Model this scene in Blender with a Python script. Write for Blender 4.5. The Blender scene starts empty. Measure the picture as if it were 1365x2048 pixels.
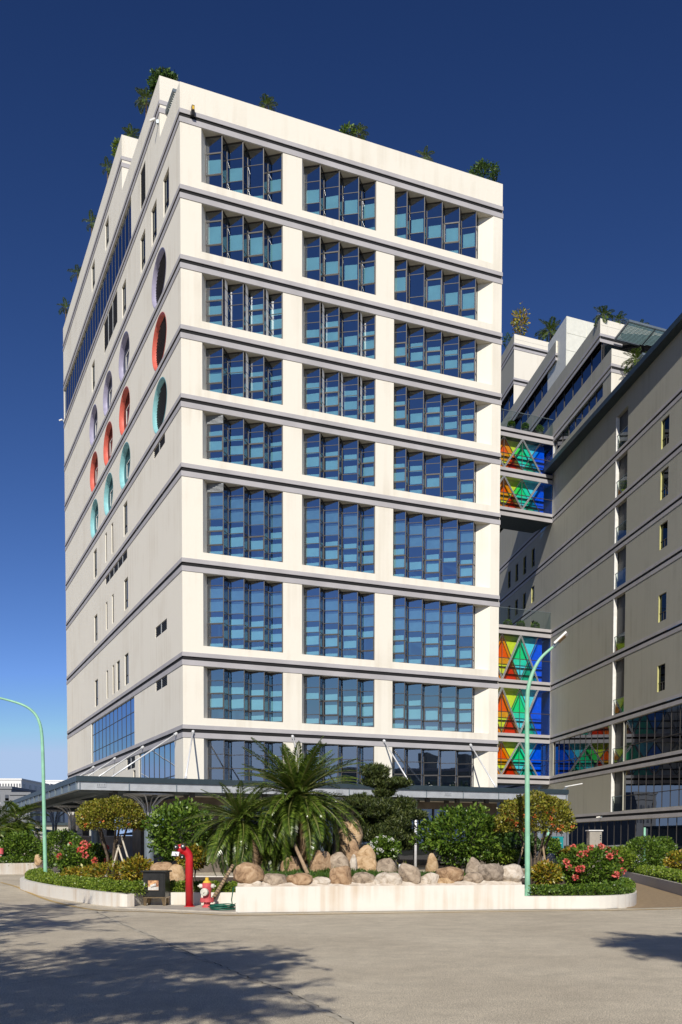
import bpy, math, random
import numpy as np
from mathutils import Vector, noise
rad = math.radians
random.seed(7)
RNG = np.random.default_rng(7)
scene = bpy.context.scene
col = scene.collection

# ------------------------------------------------------------------ camera
W_PX, H_PX, F_PX, PPY = 1365.0, 2048.0, 1968.87, 1774.61      # photo size, focal length and principal row in photo pixels
PITCH, ROLL = rad(2.611), rad(.1192)
O = np.array([0, 0, 1.62])
_R = np.array([1, 0, 0.]); FW = np.array([0, math.cos(PITCH), -math.sin(PITCH)]); _U = np.array([0, math.sin(PITCH), math.cos(PITCH)])
RT = _R * math.cos(ROLL) + _U * math.sin(ROLL); UP = _U * math.cos(ROLL) - _R * math.sin(ROLL)
cam_data = bpy.data.cameras.new('camera')
cam = bpy.data.objects.new('camera', cam_data); col.objects.link(cam)
cam_data.sensor_fit = 'VERTICAL'; cam_data.sensor_height = 36.0
cam_data.lens = F_PX / H_PX * 36.0
cam_data.shift_y = (PPY - H_PX / 2) / H_PX
cam_data.clip_start = .05; cam_data.clip_end = 6000
from mathutils import Matrix
cam.matrix_world = Matrix(((RT[0], UP[0], -FW[0], O[0]), (RT[1], UP[1], -FW[1], O[1]), (RT[2], UP[2], -FW[2], O[2]), (0, 0, 0, 1)))
scene.camera = cam

# ------------------------------------------------------------------ light
SUN_EL, SUN_AZ = 33.0, 6.5                          # elevation; degrees left of straight behind the viewer
world = bpy.data.worlds.new('World'); scene.world = world; world.use_nodes = True
wn = world.node_tree.nodes; wl = world.node_tree.links
sky = wn.new('ShaderNodeTexSky'); sky.sky_type = 'NISHITA'; sky.sun_disc = False
sky.sun_elevation = rad(SUN_EL); sky.sun_rotation = rad(180 + SUN_AZ)
sky.altitude = 5000; sky.air_density = 1.0; sky.dust_density = 0.0; sky.ozone_density = 10.0
# one even colour grade of the whole sky: a polarising filter's deep blue (per channel power and gain, capped)
sep = wn.new('ShaderNodeSeparateColor'); cmb = wn.new('ShaderNodeCombineColor'); wl.new(sky.outputs[0], sep.inputs[0])
for ch, (g_, a_) in enumerate(((1.8, 11.4), (1.55, 2.9), (1.35, 1.40))):
    m0 = wn.new('ShaderNodeMath'); m0.operation = 'MULTIPLY'; m0.inputs[1].default_value = .1; wl.new(sep.outputs[ch], m0.inputs[0])
    m1 = wn.new('ShaderNodeMath'); m1.operation = 'POWER'; m1.inputs[1].default_value = g_; wl.new(m0.outputs[0], m1.inputs[0])
    m2 = wn.new('ShaderNodeMath'); m2.operation = 'MULTIPLY'; m2.inputs[1].default_value = a_ * 10; wl.new(m1.outputs[0], m2.inputs[0])
    m3 = wn.new('ShaderNodeMath'); m3.operation = 'MINIMUM'; m3.inputs[1].default_value = (4.0, 5.4, 7.8)[ch]; wl.new(m2.outputs[0], m3.inputs[0]); wl.new(m3.outputs[0], cmb.inputs[ch])
wl.new(cmb.outputs[0], wn['Background'].inputs[0]); wn['Background'].inputs[1].default_value = .1
sd = bpy.data.lights.new('sun', 'SUN'); sd.energy = 4.6; sd.angle = rad(.53); sd.color = (1, .94, .83)
sun = bpy.data.objects.new('sun', sd); col.objects.link(sun); sun.rotation_euler = (rad(90 - SUN_EL), 0, rad(-SUN_AZ))
sun.location = (0, -40, 60)
vs = scene.view_settings
vs.view_transform = 'Standard'; vs.look = 'None'; vs.gamma = 1; vs.exposure = 0.06; vs.use_curve_mapping = False

# ------------------------------------------------------------------ pixel helpers (photo pixel -> world on a known surface)
def ray(x, y): return (x - W_PX / 2) / F_PX * RT + (PPY - y) / F_PX * UP + FW
def atz(x, y, z=0.):
    r = ray(x, y); return O + r * ((z - O[2]) / r[2])
def aty(x, y, Y):
    r = ray(x, y); return O + r * (Y / r[1])
def onplane(x, y, P, n):
    r = ray(x, y); return O + r * (((P - O) @ n) / (r @ n))
def ground(pts): return [atz(*p) for p in pts]

# tower frame: corner, direction of the front, direction of the left side
AL = rad(66.306)
TC = np.array([-8.3095, 52., 0]); D1 = np.array([math.sin(AL), math.cos(AL), 0]); D2 = np.array([-math.cos(AL), math.sin(AL), 0])
TW, TL = 19.385, 40.956
Z = np.array([0, 0, 1.])
def T(u, v, z): return TC + u * D1 + v * D2 + z * Z
# right building frame: a point of its facade, direction along it towards the street, inward normal
RP = np.array([19.4, 92.4, 0]); DR = np.array([.119, -.993, 0]); DR /= np.linalg.norm(DR); NIN = np.array([-DR[1], DR[0], 0])
def Rb(s, d, z): return RP + s * DR + d * NIN + z * Z
GAPS = [38.745, 34.974, 31.481, 27.970, 24.492, 20.970, 16.119, 11.262, 7.483]

# ------------------------------------------------------------------ mesh helpers
BASE = {}
def tag(o, label=None, cat=None, group=None, kind=None):
    if label: o['label'] = label
    if cat: o['category'] = cat
    if group: o['group'] = group
    if kind: o['kind'] = kind
    return o
def thing(name, loc, label, cat, group=None):
    o = bpy.data.objects.new(name, None); o.empty_display_size = .3; col.objects.link(o)
    o.location = [float(c) for c in loc]; BASE[o] = np.array(loc, float)
    return tag(o, label, cat, group)
def link_mesh(name, me, m, parent=None, base=None, smooth=False):
    me.materials.append(m)
    if smooth: me.polygons.foreach_set('use_smooth', [True] * len(me.polygons))
    o = bpy.data.objects.new(name, me); col.objects.link(o)
    if parent is not None: o.parent = parent; BASE[o] = BASE[parent]
    else: o.location = [float(c) for c in base]; BASE[o] = np.array(base, float)
    return o
class MB:
    def __init__(s): s.v = []; s.f = []
    def add(s, vs, fs):
        k = len(s.v); s.v += [tuple(map(float, p)) for p in vs]; s.f += [tuple(i + k for i in f) for f in fs]; return s
    def quad(s, a, b, c, d): return s.add([a, b, c, d], [(0, 1, 2, 3)])
    def poly(s, pts): return s.add(pts, [tuple(range(len(pts)))])
    def box(s, o, a, b, c):
        o, a, b, c = (np.array(t, float) for t in (o, a, b, c))
        if np.dot(np.cross(a, b), c) < 0: a, b = b, a
        return s.add([o, o + a, o + a + b, o + b, o + c, o + a + c, o + a + b + c, o + b + c],
                     [(0, 3, 2, 1), (4, 5, 6, 7), (0, 1, 5, 4), (1, 2, 6, 5), (2, 3, 7, 6), (3, 0, 4, 7)])
    def cbox(s, c, a, b, h):                       # centred on c in a, b; standing on c
        c, a, b = (np.array(t, float) for t in (c, a, b)); return s.box(c - a / 2 - b / 2, a, b, Z * h)
    def slab(s, pts, z0, z1):
        n = len(pts); lo = [(p[0], p[1], z0) for p in pts]; hi = [(p[0], p[1], z1) for p in pts]
        return s.add(lo + hi, [tuple(range(n - 1, -1, -1)), tuple(range(n, 2 * n))] + [(i, (i + 1) % n, n + (i + 1) % n, n + i) for i in range(n)])
    def bar(s, p, q, w, h=None, up=Z):
        p, q = np.array(p, float), np.array(q, float); h = h or w
        d = q - p; d /= np.linalg.norm(d); up = np.array(up, float)
        if abs(d @ up) > .97: up = np.array([1., 0, 0])
        a = np.cross(d, up); a /= np.linalg.norm(a); b = np.cross(a, d)
        return s.box(p - a * w / 2 - b * h / 2, a * w, b * h, q - p)
    def tube(s, pts, rs, n=8, cap=True):
        pts = [np.array(p, float) for p in pts]; k = len(pts)
        if not hasattr(rs, '__len__'): rs = [rs] * k
        vs, fs = [], []; ref = None
        for i in range(k):
            d = pts[min(i + 1, k - 1)] - pts[max(i - 1, 0)]; d /= max(np.linalg.norm(d), 1e-9)
            if ref is None: ref = np.array([1., 0, 0]) if abs(d[0]) < .8 else np.array([0, 1., 0])
            a = ref - d * (ref @ d); a /= np.linalg.norm(a); ref = a; b = np.cross(d, a)
            for j in range(n):
                t = 2 * math.pi * j / n; vs.append(pts[i] + rs[i] * (a * math.cos(t) + b * math.sin(t)))
        for i in range(k - 1):
            for j in range(n): fs.append((i * n + j, i * n + (j + 1) % n, (i + 1) * n + (j + 1) % n, (i + 1) * n + j))
        if cap: fs += [tuple(range(n - 1, -1, -1)), tuple((k - 1) * n + j for j in range(n))]
        return s.add(vs, fs)
    def lathe(s, prof, c, n=20, axis=Z):           # prof: (radius, height)
        c = np.array(c, float); ax = np.array(axis, float); ax /= np.linalg.norm(ax)
        return s.tube([c + ax * h for r, h in prof], [max(r, 1e-4) for r, h in prof], n)
    def build(s, name, m, parent=None, base=None, smooth=False):
        off = BASE[parent] if parent is not None else np.array(base if base is not None else s.v[0], float)
        me = bpy.data.meshes.new(name)
        me.from_pydata([(a - off[0], b - off[1], c - off[2]) for a, b, c in s.v], [], s.f); me.update()
        return link_mesh(name, me, m, parent, off, smooth)
def structure(name, mb, m): return tag(mb.build(name, m, base=(0, 0, 0)), kind='structure')

def wall(mb, fn, a0, a1, b0, b1, holes, voids=(), ellipses=()):
    """fn(a, b, depth) -> point.  holes: (a0,a1,b0,b1,depth) get reveals; voids are just left out; ellipses: (ac,bc,ra,rb) leave a round opening."""
    rects = [h[:4] for h in holes] + [v[:4] for v in voids] + [(e[0] - e[2] - .03, e[0] + e[2] + .03, e[1] - e[3] - .03, e[1] + e[3] + .03) for e in ellipses]
    A = sorted({round(x, 4) for x in [a0, a1] + [c for r in rects for c in r[:2]] if a0 <= x <= a1})
    B = sorted({round(x, 4) for x in [b0, b1] + [c for r in rects for c in r[2:4]] if b0 <= x <= b1})
    for j in range(len(B) - 1):
        zb = (B[j] + B[j + 1]) / 2; run = None
        for i in range(len(A) - 1):
            am = (A[i] + A[i + 1]) / 2
            solid = not any(r[0] < am < r[1] and r[2] < zb < r[3] for r in rects)
            if solid and run is None: run = A[i]
            if not solid and run is not None:
                mb.quad(fn(run, B[j], 0), fn(A[i], B[j], 0), fn(A[i], B[j + 1], 0), fn(run, B[j + 1], 0)); run = None
        if run is not None: mb.quad(fn(run, B[j], 0), fn(a1, B[j], 0), fn(a1, B[j + 1], 0), fn(run, B[j + 1], 0))
    for h in holes:
        p, q, r, t, d = h[:5]
        c = [(p, r), (q, r), (q, t), (p, t)]
        for i in range(4):
            x, y = c[i], c[(i + 1) % 4]
            mb.quad(fn(*x, 0), fn(*x, d), fn(*y, d), fn(*y, 0))
    for (ac, bc, ra, rb) in ellipses:
        n = 48; k = len(mb.v); vs = []; fs = []
        for i in range(n):
            t = 2 * math.pi * i / n; cx, cy = math.cos(t), math.sin(t); g = 1 / max(abs(cx), abs(cy))
            vs += [fn(ac + ra * cx, bc + rb * cy, 0), fn(ac + (ra + .03) * cx * g, bc + (rb + .03) * cy * g, 0)]
        for i in range(n): j = (i + 1) % n; fs.append((2 * i, 2 * i + 1, 2 * j + 1, 2 * j))
        mb.add(vs, fs)

# ------------------------------------------------------------------ materials
def nodes_of(name):
    m = bpy.data.materials.new(name); m.use_nodes = True
    return m, m.node_tree.nodes, m.node_tree.links, m.node_tree.nodes['Principled BSDF']
def mat(name, c, rough=.6, metal=0., var=.12, scale=3., bump=0., bscale=40., spec=.4, c2=None, stretch=None, coat=0.):
    m, n, l, b = nodes_of(name)
    tc = n.new('ShaderNodeTexCoord'); mp = n.new('ShaderNodeMapping'); l.new(tc.outputs['Object'], mp.inputs[0])
    if stretch: mp.inputs['Scale'].default_value = stretch
    nz = n.new('ShaderNodeTexNoise'); nz.inputs['Scale'].default_value = scale; nz.inputs['Detail'].default_value = 6; l.new(mp.outputs[0], nz.inputs[0])
    rp = n.new('ShaderNodeValToRGB'); l.new(nz.outputs[0], rp.inputs[0])
    lo = c2 if c2 else [x * (1 - var) for x in c]; hi = c if c2 else [min(1, x * (1 + var * .5)) for x in c]
    rp.color_ramp.elements[0].position = .32; rp.color_ramp.elements[1].position = .68
    rp.color_ramp.elements[0].color = (*lo, 1); rp.color_ramp.elements[1].color = (*hi, 1)
    l.new(rp.outputs[0], b.inputs['Base Color'])
    b.inputs['Roughness'].default_value = rough; b.inputs['Metallic'].default_value = metal; b.inputs['Specular IOR Level'].default_value = spec
    if coat: b.inputs['Coat Weight'].default_value = coat
    if bump:
        n2 = n.new('ShaderNodeTexNoise'); n2.inputs['Scale'].default_value = bscale; n2.inputs['Detail'].default_value = 4; l.new(tc.outputs['Object'], n2.inputs[0])
        bp = n.new('ShaderNodeBump'); bp.inputs['Strength'].default_value = bump; bp.inputs['Distance'].default_value = .02
        l.new(n2.outputs[0], bp.inputs['Height']); l.new(bp.outputs[0], b.inputs['Normal'])
    return m
def plaster(name, c, stain, amt, freq=1.):
    """painted render with faint rain streaks (stretched noise) and cloudy patches"""
    m, n, l, b = nodes_of(name)
    tc = n.new('ShaderNodeTexCoord'); mp = n.new('ShaderNodeMapping'); l.new(tc.outputs['Object'], mp.inputs[0]); mp.inputs['Scale'].default_value = (1.6 * freq, 1.6 * freq, .07 * freq)
    n1 = n.new('ShaderNodeTexNoise'); n1.inputs['Scale'].default_value = 1.7; n1.inputs['Detail'].default_value = 7; l.new(mp.outputs[0], n1.inputs[0])
    n2 = n.new('ShaderNodeTexNoise'); n2.inputs['Scale'].default_value = .35 * freq; n2.inputs['Detail'].default_value = 5; l.new(tc.outputs['Object'], n2.inputs[0])
    mu = n.new('ShaderNodeMath'); mu.operation = 'MULTIPLY'; l.new(n1.outputs[0], mu.inputs[0]); l.new(n2.outputs[0], mu.inputs[1])
    rg = n.new('ShaderNodeMapRange'); rg.inputs[1].default_value = .24; rg.inputs[2].default_value = .46; rg.inputs[4].default_value = amt; l.new(mu.outputs[0], rg.inputs[0])
    mx = n.new('ShaderNodeMix'); mx.data_type = 'RGBA'; mx.inputs[6].default_value = (*c, 1); mx.inputs[7].default_value = (*stain, 1); l.new(rg.outputs[0], mx.inputs[0])
    l.new(mx.outputs[2], b.inputs['Base Color']); b.inputs['Roughness'].default_value = .75; b.inputs['Specular IOR Level'].default_value = .25
    n3 = n.new('ShaderNodeTexNoise'); n3.inputs['Scale'].default_value = 9; n3.inputs['Detail'].default_value = 8; l.new(tc.outputs['Object'], n3.inputs[0])
    bp = n.new('ShaderNodeBump'); bp.inputs['Strength'].default_value = .18; bp.inputs['Distance'].default_value = .03; l.new(n3.outputs[0], bp.inputs['Height']); l.new(bp.outputs[0], b.inputs['Normal'])
    return m
def glass(name, tint, refl, ior_mix=.25, gcol=(.8, .9, 1.), wob=0., top=.95):
    """thin pane: tinted see-through plus a mirror layer that grows towards grazing"""
    m = bpy.data.materials.new(name); m.use_nodes = True; n = m.node_tree.nodes; l = m.node_tree.links
    n.remove(n['Principled BSDF']); out = n['Material Output']
    tr = n.new('ShaderNodeBsdfTransparent'); tr.inputs[0].default_value = (*tint, 1)
    gl = n.new('ShaderNodeBsdfGlossy'); gl.inputs['Color'].default_value = (*gcol, 1); gl.inputs['Roughness'].default_value = .01
    lw = n.new('ShaderNodeLayerWeight'); lw.inputs[0].default_value = ior_mix
    mr = n.new('ShaderNodeMapRange'); mr.inputs[3].default_value = refl; mr.inputs[4].default_value = top; l.new(lw.outputs['Fresnel'], mr.inputs[0])
    mx = n.new('ShaderNodeMixShader'); l.new(mr.outputs[0], mx.inputs[0]); l.new(tr.outputs[0], mx.inputs[1]); l.new(gl.outputs[0], mx.inputs[2]); l.new(mx.outputs[0], out.inputs[0])
    if wob:
        tc = n.new('ShaderNodeTexCoord'); nz = n.new('ShaderNodeTexNoise'); nz.inputs['Scale'].default_value = .7; l.new(tc.outputs['Object'], nz.inputs[0])
        bp = n.new('ShaderNodeBump'); bp.inputs['Strength'].default_value = wob; bp.inputs['Distance'].default_value = .05; l.new(nz.outputs[0], bp.inputs['Height']); l.new(bp.outputs[0], gl.inputs['Normal'])
    return m
def leafmat(name, cols, rough=.42, trans=.25):
    """each leaf takes its own hue from the list"""
    m, n, l, b = nodes_of(name)
    g = n.new('ShaderNodeNewGeometry'); rp = n.new('ShaderNodeValToRGB'); l.new(g.outputs['Random Per Island'], rp.inputs[0])
    e = rp.color_ramp.elements
    while len(e) < len(cols): e.new(.5)
    for i, c in enumerate(cols): e[i].position = i / max(1, len(cols) - 1); e[i].color = (*c, 1)
    l.new(rp.outputs[0], b.inputs['Base Color']); b.inputs['Roughness'].default_value = rough; b.inputs['Specular IOR Level'].default_value = .5
    t = n.new('ShaderNodeBsdfTranslucent'); l.new(rp.outputs[0], t.inputs[0])
    mx = n.new('ShaderNodeMixShader'); mx.inputs[0].default_value = trans
    l.new(b.outputs[0], mx.inputs[1]); l.new(t.outputs[0], mx.inputs[2]); l.new(mx.outputs[0], n['Material Output'].inputs[0])
    return m
M = {}
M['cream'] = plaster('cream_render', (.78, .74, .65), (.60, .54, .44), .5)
M['grey_band'] = mat('grey_band_paint', (.42, .405, .42), .7, var=.1, scale=.8)
M['groove'] = mat('groove_shade_black', (.012, .012, .013), .8)  # black stands in for the shade inside the grooves
M['frame'] = mat('charcoal_aluminium', (.055, .05, .048), .5, metal=.0)
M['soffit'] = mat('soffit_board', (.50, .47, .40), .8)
M['glass'] = glass('blue_tower_glass', (.55, .80, .86), .42, .22, (.72, .75, .80), .02)
M['film'] = mat('grey_spandrel_film', (.36, .40, .46), .6)
M['blind'] = mat('pale_roller_blind', (.72, .84, .82), .8, var=.08, scale=1.5)
M['interior'] = mat('dim_interior', (.055, .085, .13), .9)
M['dark_glass'] = glass('dark_mirror_glass', (.02, .025, .03), .16, .3, (.85, .9, 1.), .03)
M['black'] = mat('black_void', (.006, .006, .007), .9)
M['blue_glass'] = glass('blue_curtain_glass', (.09, .15, .24), .22, .25, (.45, .52, .62), .05)
M['porthole'] = glass('porthole_glass', (.03, .035, .04), .06, .3, (.8, .9, 1.), 0., .26)
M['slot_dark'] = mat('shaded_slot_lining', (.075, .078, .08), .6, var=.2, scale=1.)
M['louver'] = mat('dark_louvre', (.07, .07, .07), .5, metal=.3)
M['lav'] = mat('lavender_paint', (.36, .34, .47), .5); M['red'] = mat('coral_paint', (.66, .14, .10), .5); M['teal'] = mat('aqua_paint', (.26, .55, .58), .5)
M['white'] = mat('white_paint', (.78, .77, .74), .5); M['steel_white'] = mat('white_steel', (.74, .75, .77), .35, metal=.2)
M['steel'] = mat('grey_blue_steel', (.19, .23, .26), .45, metal=.4)
M['steel_dark'] = mat('dark_slate_steel', (.04, .06, .072), .45, metal=.3)
M['fascia'] = mat('silver_fascia', (.44, .46, .48), .45, metal=.25)
M['slat'] = mat('sea_green_louvre', (.16, .25, .26), .5, metal=.2)
M['panel'] = mat('ivory_cladding', (.74, .74, .66), .4, var=.06)
M['yellow'] = mat('yellow_reveal', (.50, .48, .20), .6)
M['clear'] = glass('clear_balustrade_glass', (.80, .90, .88), .06, .25)
M['base_dark'] = mat('dark_brown_base', (.17, .14, .11), .6, var=.3, scale=2)  # base wall, browner and darker than the wall above
M['grey_render'] = plaster('shade_darkened_weathered_cream', (.39, .38, .325), (.28, .27, .225), .5)  # cream darkened to carry the side's grazing shade; streaks are weathering
# ================================================================== white tower
tower = thing('tower_block', T(0, 0, 0), 'tall white block with zigzag glass bays and coloured round windows', 'building')
ROOF1, ROOF2, ROOF3, STEP1, STEP2 = 40.356, 43.64, 47.08, 4.35, 14.70
def tf(u, z, d): return T(u, d, z)                  # front face
def tl(s, z, d): return T(d, s, z)                  # left face
GR = .095                                            # half height of the dark groove
# ---- front wall
bays = [dict(a=1.12, b=5.60, back0=1.50, fr=[2.25, 3.39, 4.53, 5.57], right=False),
        dict(a=6.70, b=11.14, back0=7.04, fr=[7.78, 8.91, 10.08, 11.11], right=False),
        dict(a=12.27, b=18.77, back0=12.38, fr=[13.09, 14.21, 15.36, 16.51, 17.62], right=True)]
rows = []
for i, g in enumerate(GAPS):
    zt = g - .38
    zb = GAPS[i + 1] + .70 if i < 8 else 4.15
    rows.append((zb, zt))
ROWH = {0: [.85, 1.15, .72], 1: [.55, 1.35, .70], 2: [.50, .62, .85, .60], 5: [.50, .70, .72, .62, .80, .55], 7: [.65, .65, .85, .55], 8: [.80, .75, .80, .70]}
def rowh(i): return ROWH[0 if i == 0 else 1 if i == 1 else 2 if i < 5 else 5 if i < 7 else i]
NOBLIND = {0: {0}, 1: {0}, 2: {0}, 3: {0}, 4: {0}, 5: {0, 1, 2}, 6: {0, 1, 2}, 7: {0}, 8: {0, 1, 2, 3}}
mb = MB()
holes = []; voids0 = []
for i, g in enumerate(GAPS): voids0.append((0, TW, g - GR, g + GR))
voids = [(b['a'], b['b'], zb, zt) for b in bays for zb, zt in rows]
doors = [(2.2, 8.8, .05, 3.6, .3), (10.2, 17.6, .05, 3.6, .3)]
wall(mb, tf, 0, TW, 4.0, ROOF1, holes, voids + voids0)
mb.build('front_wall', M['cream'], tower)
mb = MB(); wall(mb, tf, 0, TW, 0, 4.0, doors); mb.build('base_wall', M['base_dark'], tower)
mg = MB()
for d in doors: mg.quad(tf(d[0], d[2], .28), tf(d[1], d[2], .28), tf(d[1], d[3], .28), tf(d[0], d[3], .28))
mg.build('entrance_glass', M['dark_glass'], tower)
mf = MB()
for d in doors:
    for k in range(7):
        u = d[0] + (d[1] - d[0]) * k / 6; mf.box(tf(u - .04, d[2], .2), D1 * .08, D2 * .07, Z * (d[3] - d[2]))
    mf.box(tf(d[0], 2.5, .2), D1 * (d[1] - d[0]), D2 * .06, Z * .08)
mf.build('entrance_frame', M['frame'], tower)
# ---- zigzag bays
panes = []; blinds = []; films = []; drapes = []
DB, DF = .56, .06                                   # back and front depth of the folds
for r, (zb, zt) in enumerate(rows):
    hs = rowh(r); k = (zt - zb) / sum(hs); zs = [zt]
    for h in hs: zs.append(zs[-1] - h * k)
    for bi, b in enumerate(bays):
        rv = MB(); fr = MB(); sf = MB()
        # splayed jambs, sill, soffit
        jl = (b['back0'], DB); last = b['fr'][-1]
        jr = (last + .45, DB) if b['right'] else (b['b'], DF)
        rv.quad(tf(b['a'], zb, 0), tf(jl[0], zb, DB), tf(jl[0], zt, DB), tf(b['a'], zt, 0))
        rv.quad(tf(jr[0], zb, jr[1]), tf(b['b'], zb, 0), tf(b['b'], zt, 0), tf(jr[0], zt, jr[1]))
        zz = [(b['back0'], DB)]
        for j, u in enumerate(b['fr']):
            zz.append((u, DF))
            if j < len(b['fr']) - 1 or b['right']: zz.append((u + .42, DB))
        plan = [(b['a'], 0)] + zz + ([(b['b'], 0)] if b['right'] else [(b['b'], DF), (b['b'], 0)])
        if not b['right'] and abs(zz[-1][0] - b['b']) < .05: plan = [(b['a'], 0)] + zz + [(b['b'], 0)]
        rv.poly([tf(u, zb, d) for u, d in plan])
        sf.poly([tf(u, zt, d) for u, d in reversed(plan)])
        bay = rv.build('window_bay', M['cream'], tower)
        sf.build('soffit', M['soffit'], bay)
        for j in range(len(zz) - 1):
            (ua, da), (ub, db) = zz[j], zz[j + 1]
            wide = db < da
            pa, pb = np.array([ua, da]), np.array([ub, db])
            def P(t, z, inn=0.):                    # t along the facet, inn behind it
                q = pa + (pb - pa) * t; n = np.array([-(pb - pa)[1], (pb - pa)[0]]); n /= np.linalg.norm(n); q = q + n * inn
                return tf(q[0], z, q[1])
            L = np.linalg.norm(pb - pa)
            for q in range(len(hs)):
                z1, z0 = zs[q] - .02, zs[q + 1] + .02
                e = .02 / L
                pane = [P(e, z0), P(1 - e, z0), P(1 - e, z1), P(e, z1)]
                panes.append((L * (z1 - z0) * (1 if wide else .3), bay, pane))
                if not wide and r in (2, 3) and bi < 2 and j > 0 and (j * 7 + r * 3 + bi) % 4: drapes.append([P(.05, z0, -.12), P(.6, z0, -.12), P(.6, z1, -.12), P(.05, z1, -.12)])
                if wide:
                    op = (q == len(hs) - 2 and (j // 2) % 2 == (bi % 2) and r not in (0,)) or (r == 0 and q == 1 and random.random() < .5)
                    if op:                          # openable light: heavier frame
                        for (t0, t1, y0, y1) in ((0, 1, z0, z0 + .045), (0, 1, z1 - .045, z1), (0, .06, z0, z1), (.94, 1, z0, z1)):
                            fr.add([P(t0, y0, -.03), P(t1, y0, -.03), P(t1, y1, -.03), P(t0, y1, -.03), P(t0, y0, .03), P(t1, y0, .03), P(t1, y1, .03), P(t0, y1, .03)],
                                   [(0, 1, 2, 3), (0, 4, 5, 1), (3, 2, 6, 7), (0, 3, 7, 4), (1, 5, 6, 2)])
                    if q in NOBLIND[r]:
                        if r in (5, 6) and q > 0:
                            films.append([P(.10, z0, .16), P(.97, z0, .16), P(.97, z1 - .04, .16), P(.10, z1 - .04, .16)])
                    elif random.random() < .91:
                        fullness = {True: .74, False: .58}[q == len(hs) - 2] + random.uniform(-.12, .08)
                        if r < 2 and q == len(hs) - 1 and random.random() < .6: continue
                        sl = random.uniform(-.02, .03)
                        za = z0 if q < len(hs) - 1 or random.random() < .5 else z0 + .1
                        if q == len(hs) - 2: za = z0 + .10
                        zc = z0 + (z1 - z0) * fullness + (.06 if op else 0)
                        blinds.append((1, bay, [P(.10, za, .17), P(.90, za + sl, .17), P(.90, zc + sl, .17), P(.10, zc, .17)]))
            # transoms and mullion
            for z in zs[1:-1]: fr.bar(P(0, z), P(1, z), .03, .03)
            fr.bar(P(0, zt - .03), P(1, zt - .03), .06, .05); fr.bar(P(0, zb + .03), P(1, zb + .03), .06, .05)
            fr.bar(P(1, zb), P(1, zt), .042, .042)
            if j == 0: fr.bar(P(0, zb), P(0, zt), .045, .045)
        fr.build('window_frame', M['frame'], bay)
        if r in (4, 5) and bi == 0:                 # louvre grille in the first head light
            lv = MB(); (ua, da), (ub, db) = zz[0], zz[1]
            for q in range(7):
                z = zs[1] + .05 + (zs[0] - zs[1] - .1) * q / 6
                lv.bar(tf(ua, z, da - .05), tf(ub, z, db - .05), .05, .02)
            lv.build('louvre', M['fascia'], bay)
def emit(lst, name, stuff, m, cap=300):
    lst = sorted(lst, key=lambda t: -t[0]); rest = MB()
    for i, (_, par, q) in enumerate(lst):
        if i < cap: MB().quad(*q).build(name, m, par)
        else: rest.quad(*q)
    if rest.v: tag(rest.build(stuff, m, tower), kind='stuff')
emit(panes, 'pane', 'narrow_panes', M['glass'])
emit(blinds, 'blind', 'more_blinds', M['blind'])
mm = MB()
for q in films: mm.quad(*q)
tag(mm.build('spandrel_film', M['film'], tower), kind='stuff')
mm = MB()
for q in drapes: mm.quad(*q)
tag(mm.build('white_drapes', M['white'], tower), kind='stuff')
# rooms behind the bays: back wall, floors
mm = MB()
for i, (zb, zt) in enumerate(rows):
    mm.quad(tf(.4, zb - .3, 2.6), tf(TW - .4, zb - .3, 2.6), tf(TW - .4, zt + .3, 2.6), tf(.4, zt + .3, 2.6))
    mm.quad(tf(.4, zb - .02, .6), tf(TW - .4, zb - .02, .6), tf(TW - .4, zb - .02, 2.6), tf(.4, zb - .02, 2.6))
    mm.quad(tf(.4, zt + .02, .6), tf(TW - .4, zt + .02, .6), tf(TW - .4, zt + .02, 2.6), tf(.4, zt + .02, 2.6))
    for u in (6.1, 11.7): mm.quad(tf(u, zb, .3), tf(u, zb, 2.6), tf(u, zt, 2.6), tf(u, zt, .3))
mm.build('rooms', M['interior'], tower)

# ---- left wall
holes = []; slots = []
gv = [(0, TL, g - GR, g + GR) for g in GAPS] + [(STEP1, TL, 42.03 - GR, 42.03 + GR), (STEP2, TL, 45.43 - GR, 45.43 + GR)]
def slit(a, b, z0, z1): slots.append((a, b, z0, z1, .11))
for a in (2.35, 5.2, 8.1, 13.7, 25.25): slit(a, a + 1.28, 35.62, 37.6)
slit(19.3, 20.6, 42.9, 44.68); slit(24.85, 26.2, 42.85, 44.68)
for z0, z1, extra in ((21.65, 23.7, False), (16.85, 18.82, False), (11.96, 13.95, True)):
    slit(13.8, 15.05, z0, z1); slit(18.62, 19.28, z0, z1); slit(20.98, 21.62, z0, z1); slit(25.1, 26.45, z0, z1)
    if extra: slit(16.67, 17.8, z0, z1)
slit(11.9, 12.6, 4.8, 6.2)
vents = [(7.95, 9.25, 39.2, 41.35), (16.55, 21.4, 36.22, 38.28), (3.57, 6.28, 23.6, 24.14), (13.96, 21.6, 20.05, 20.60), (3.38, 6.16, 13.4, 14.0), (3.39, 6.15, 10.33, 10.9), (12., 14.6, 6.35, 7.1)]
curtains = [(11.95, 40.8, 38.95, 41.66, 26, (1.,)), (12.1, 28.2, 7.78, 10.88, 11, (.3, .42, .28)), (1.8, 10.9, 4.0, 7.1, 7, (.6, .4))]
PORT = [(s, z, c) for s in (4.75, 14.45, 20.2, 25.95) for z, c in ((33.0, 'lav'), (29.55, 'red'), (26.05, 'teal'))]
RA, RB = 1.70, 1.36
voids = [(0, STEP1, ROOF1, ROOF3 + 1), (STEP1, STEP2, ROOF2, ROOF3 + 1)] + gv
lowdoors = [(4., 10.5, .05, 3.4, .3), (13., 22., .05, 3.4, .3), (24, 33, .05, 3.4, .3)]
mb = MB()
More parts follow.
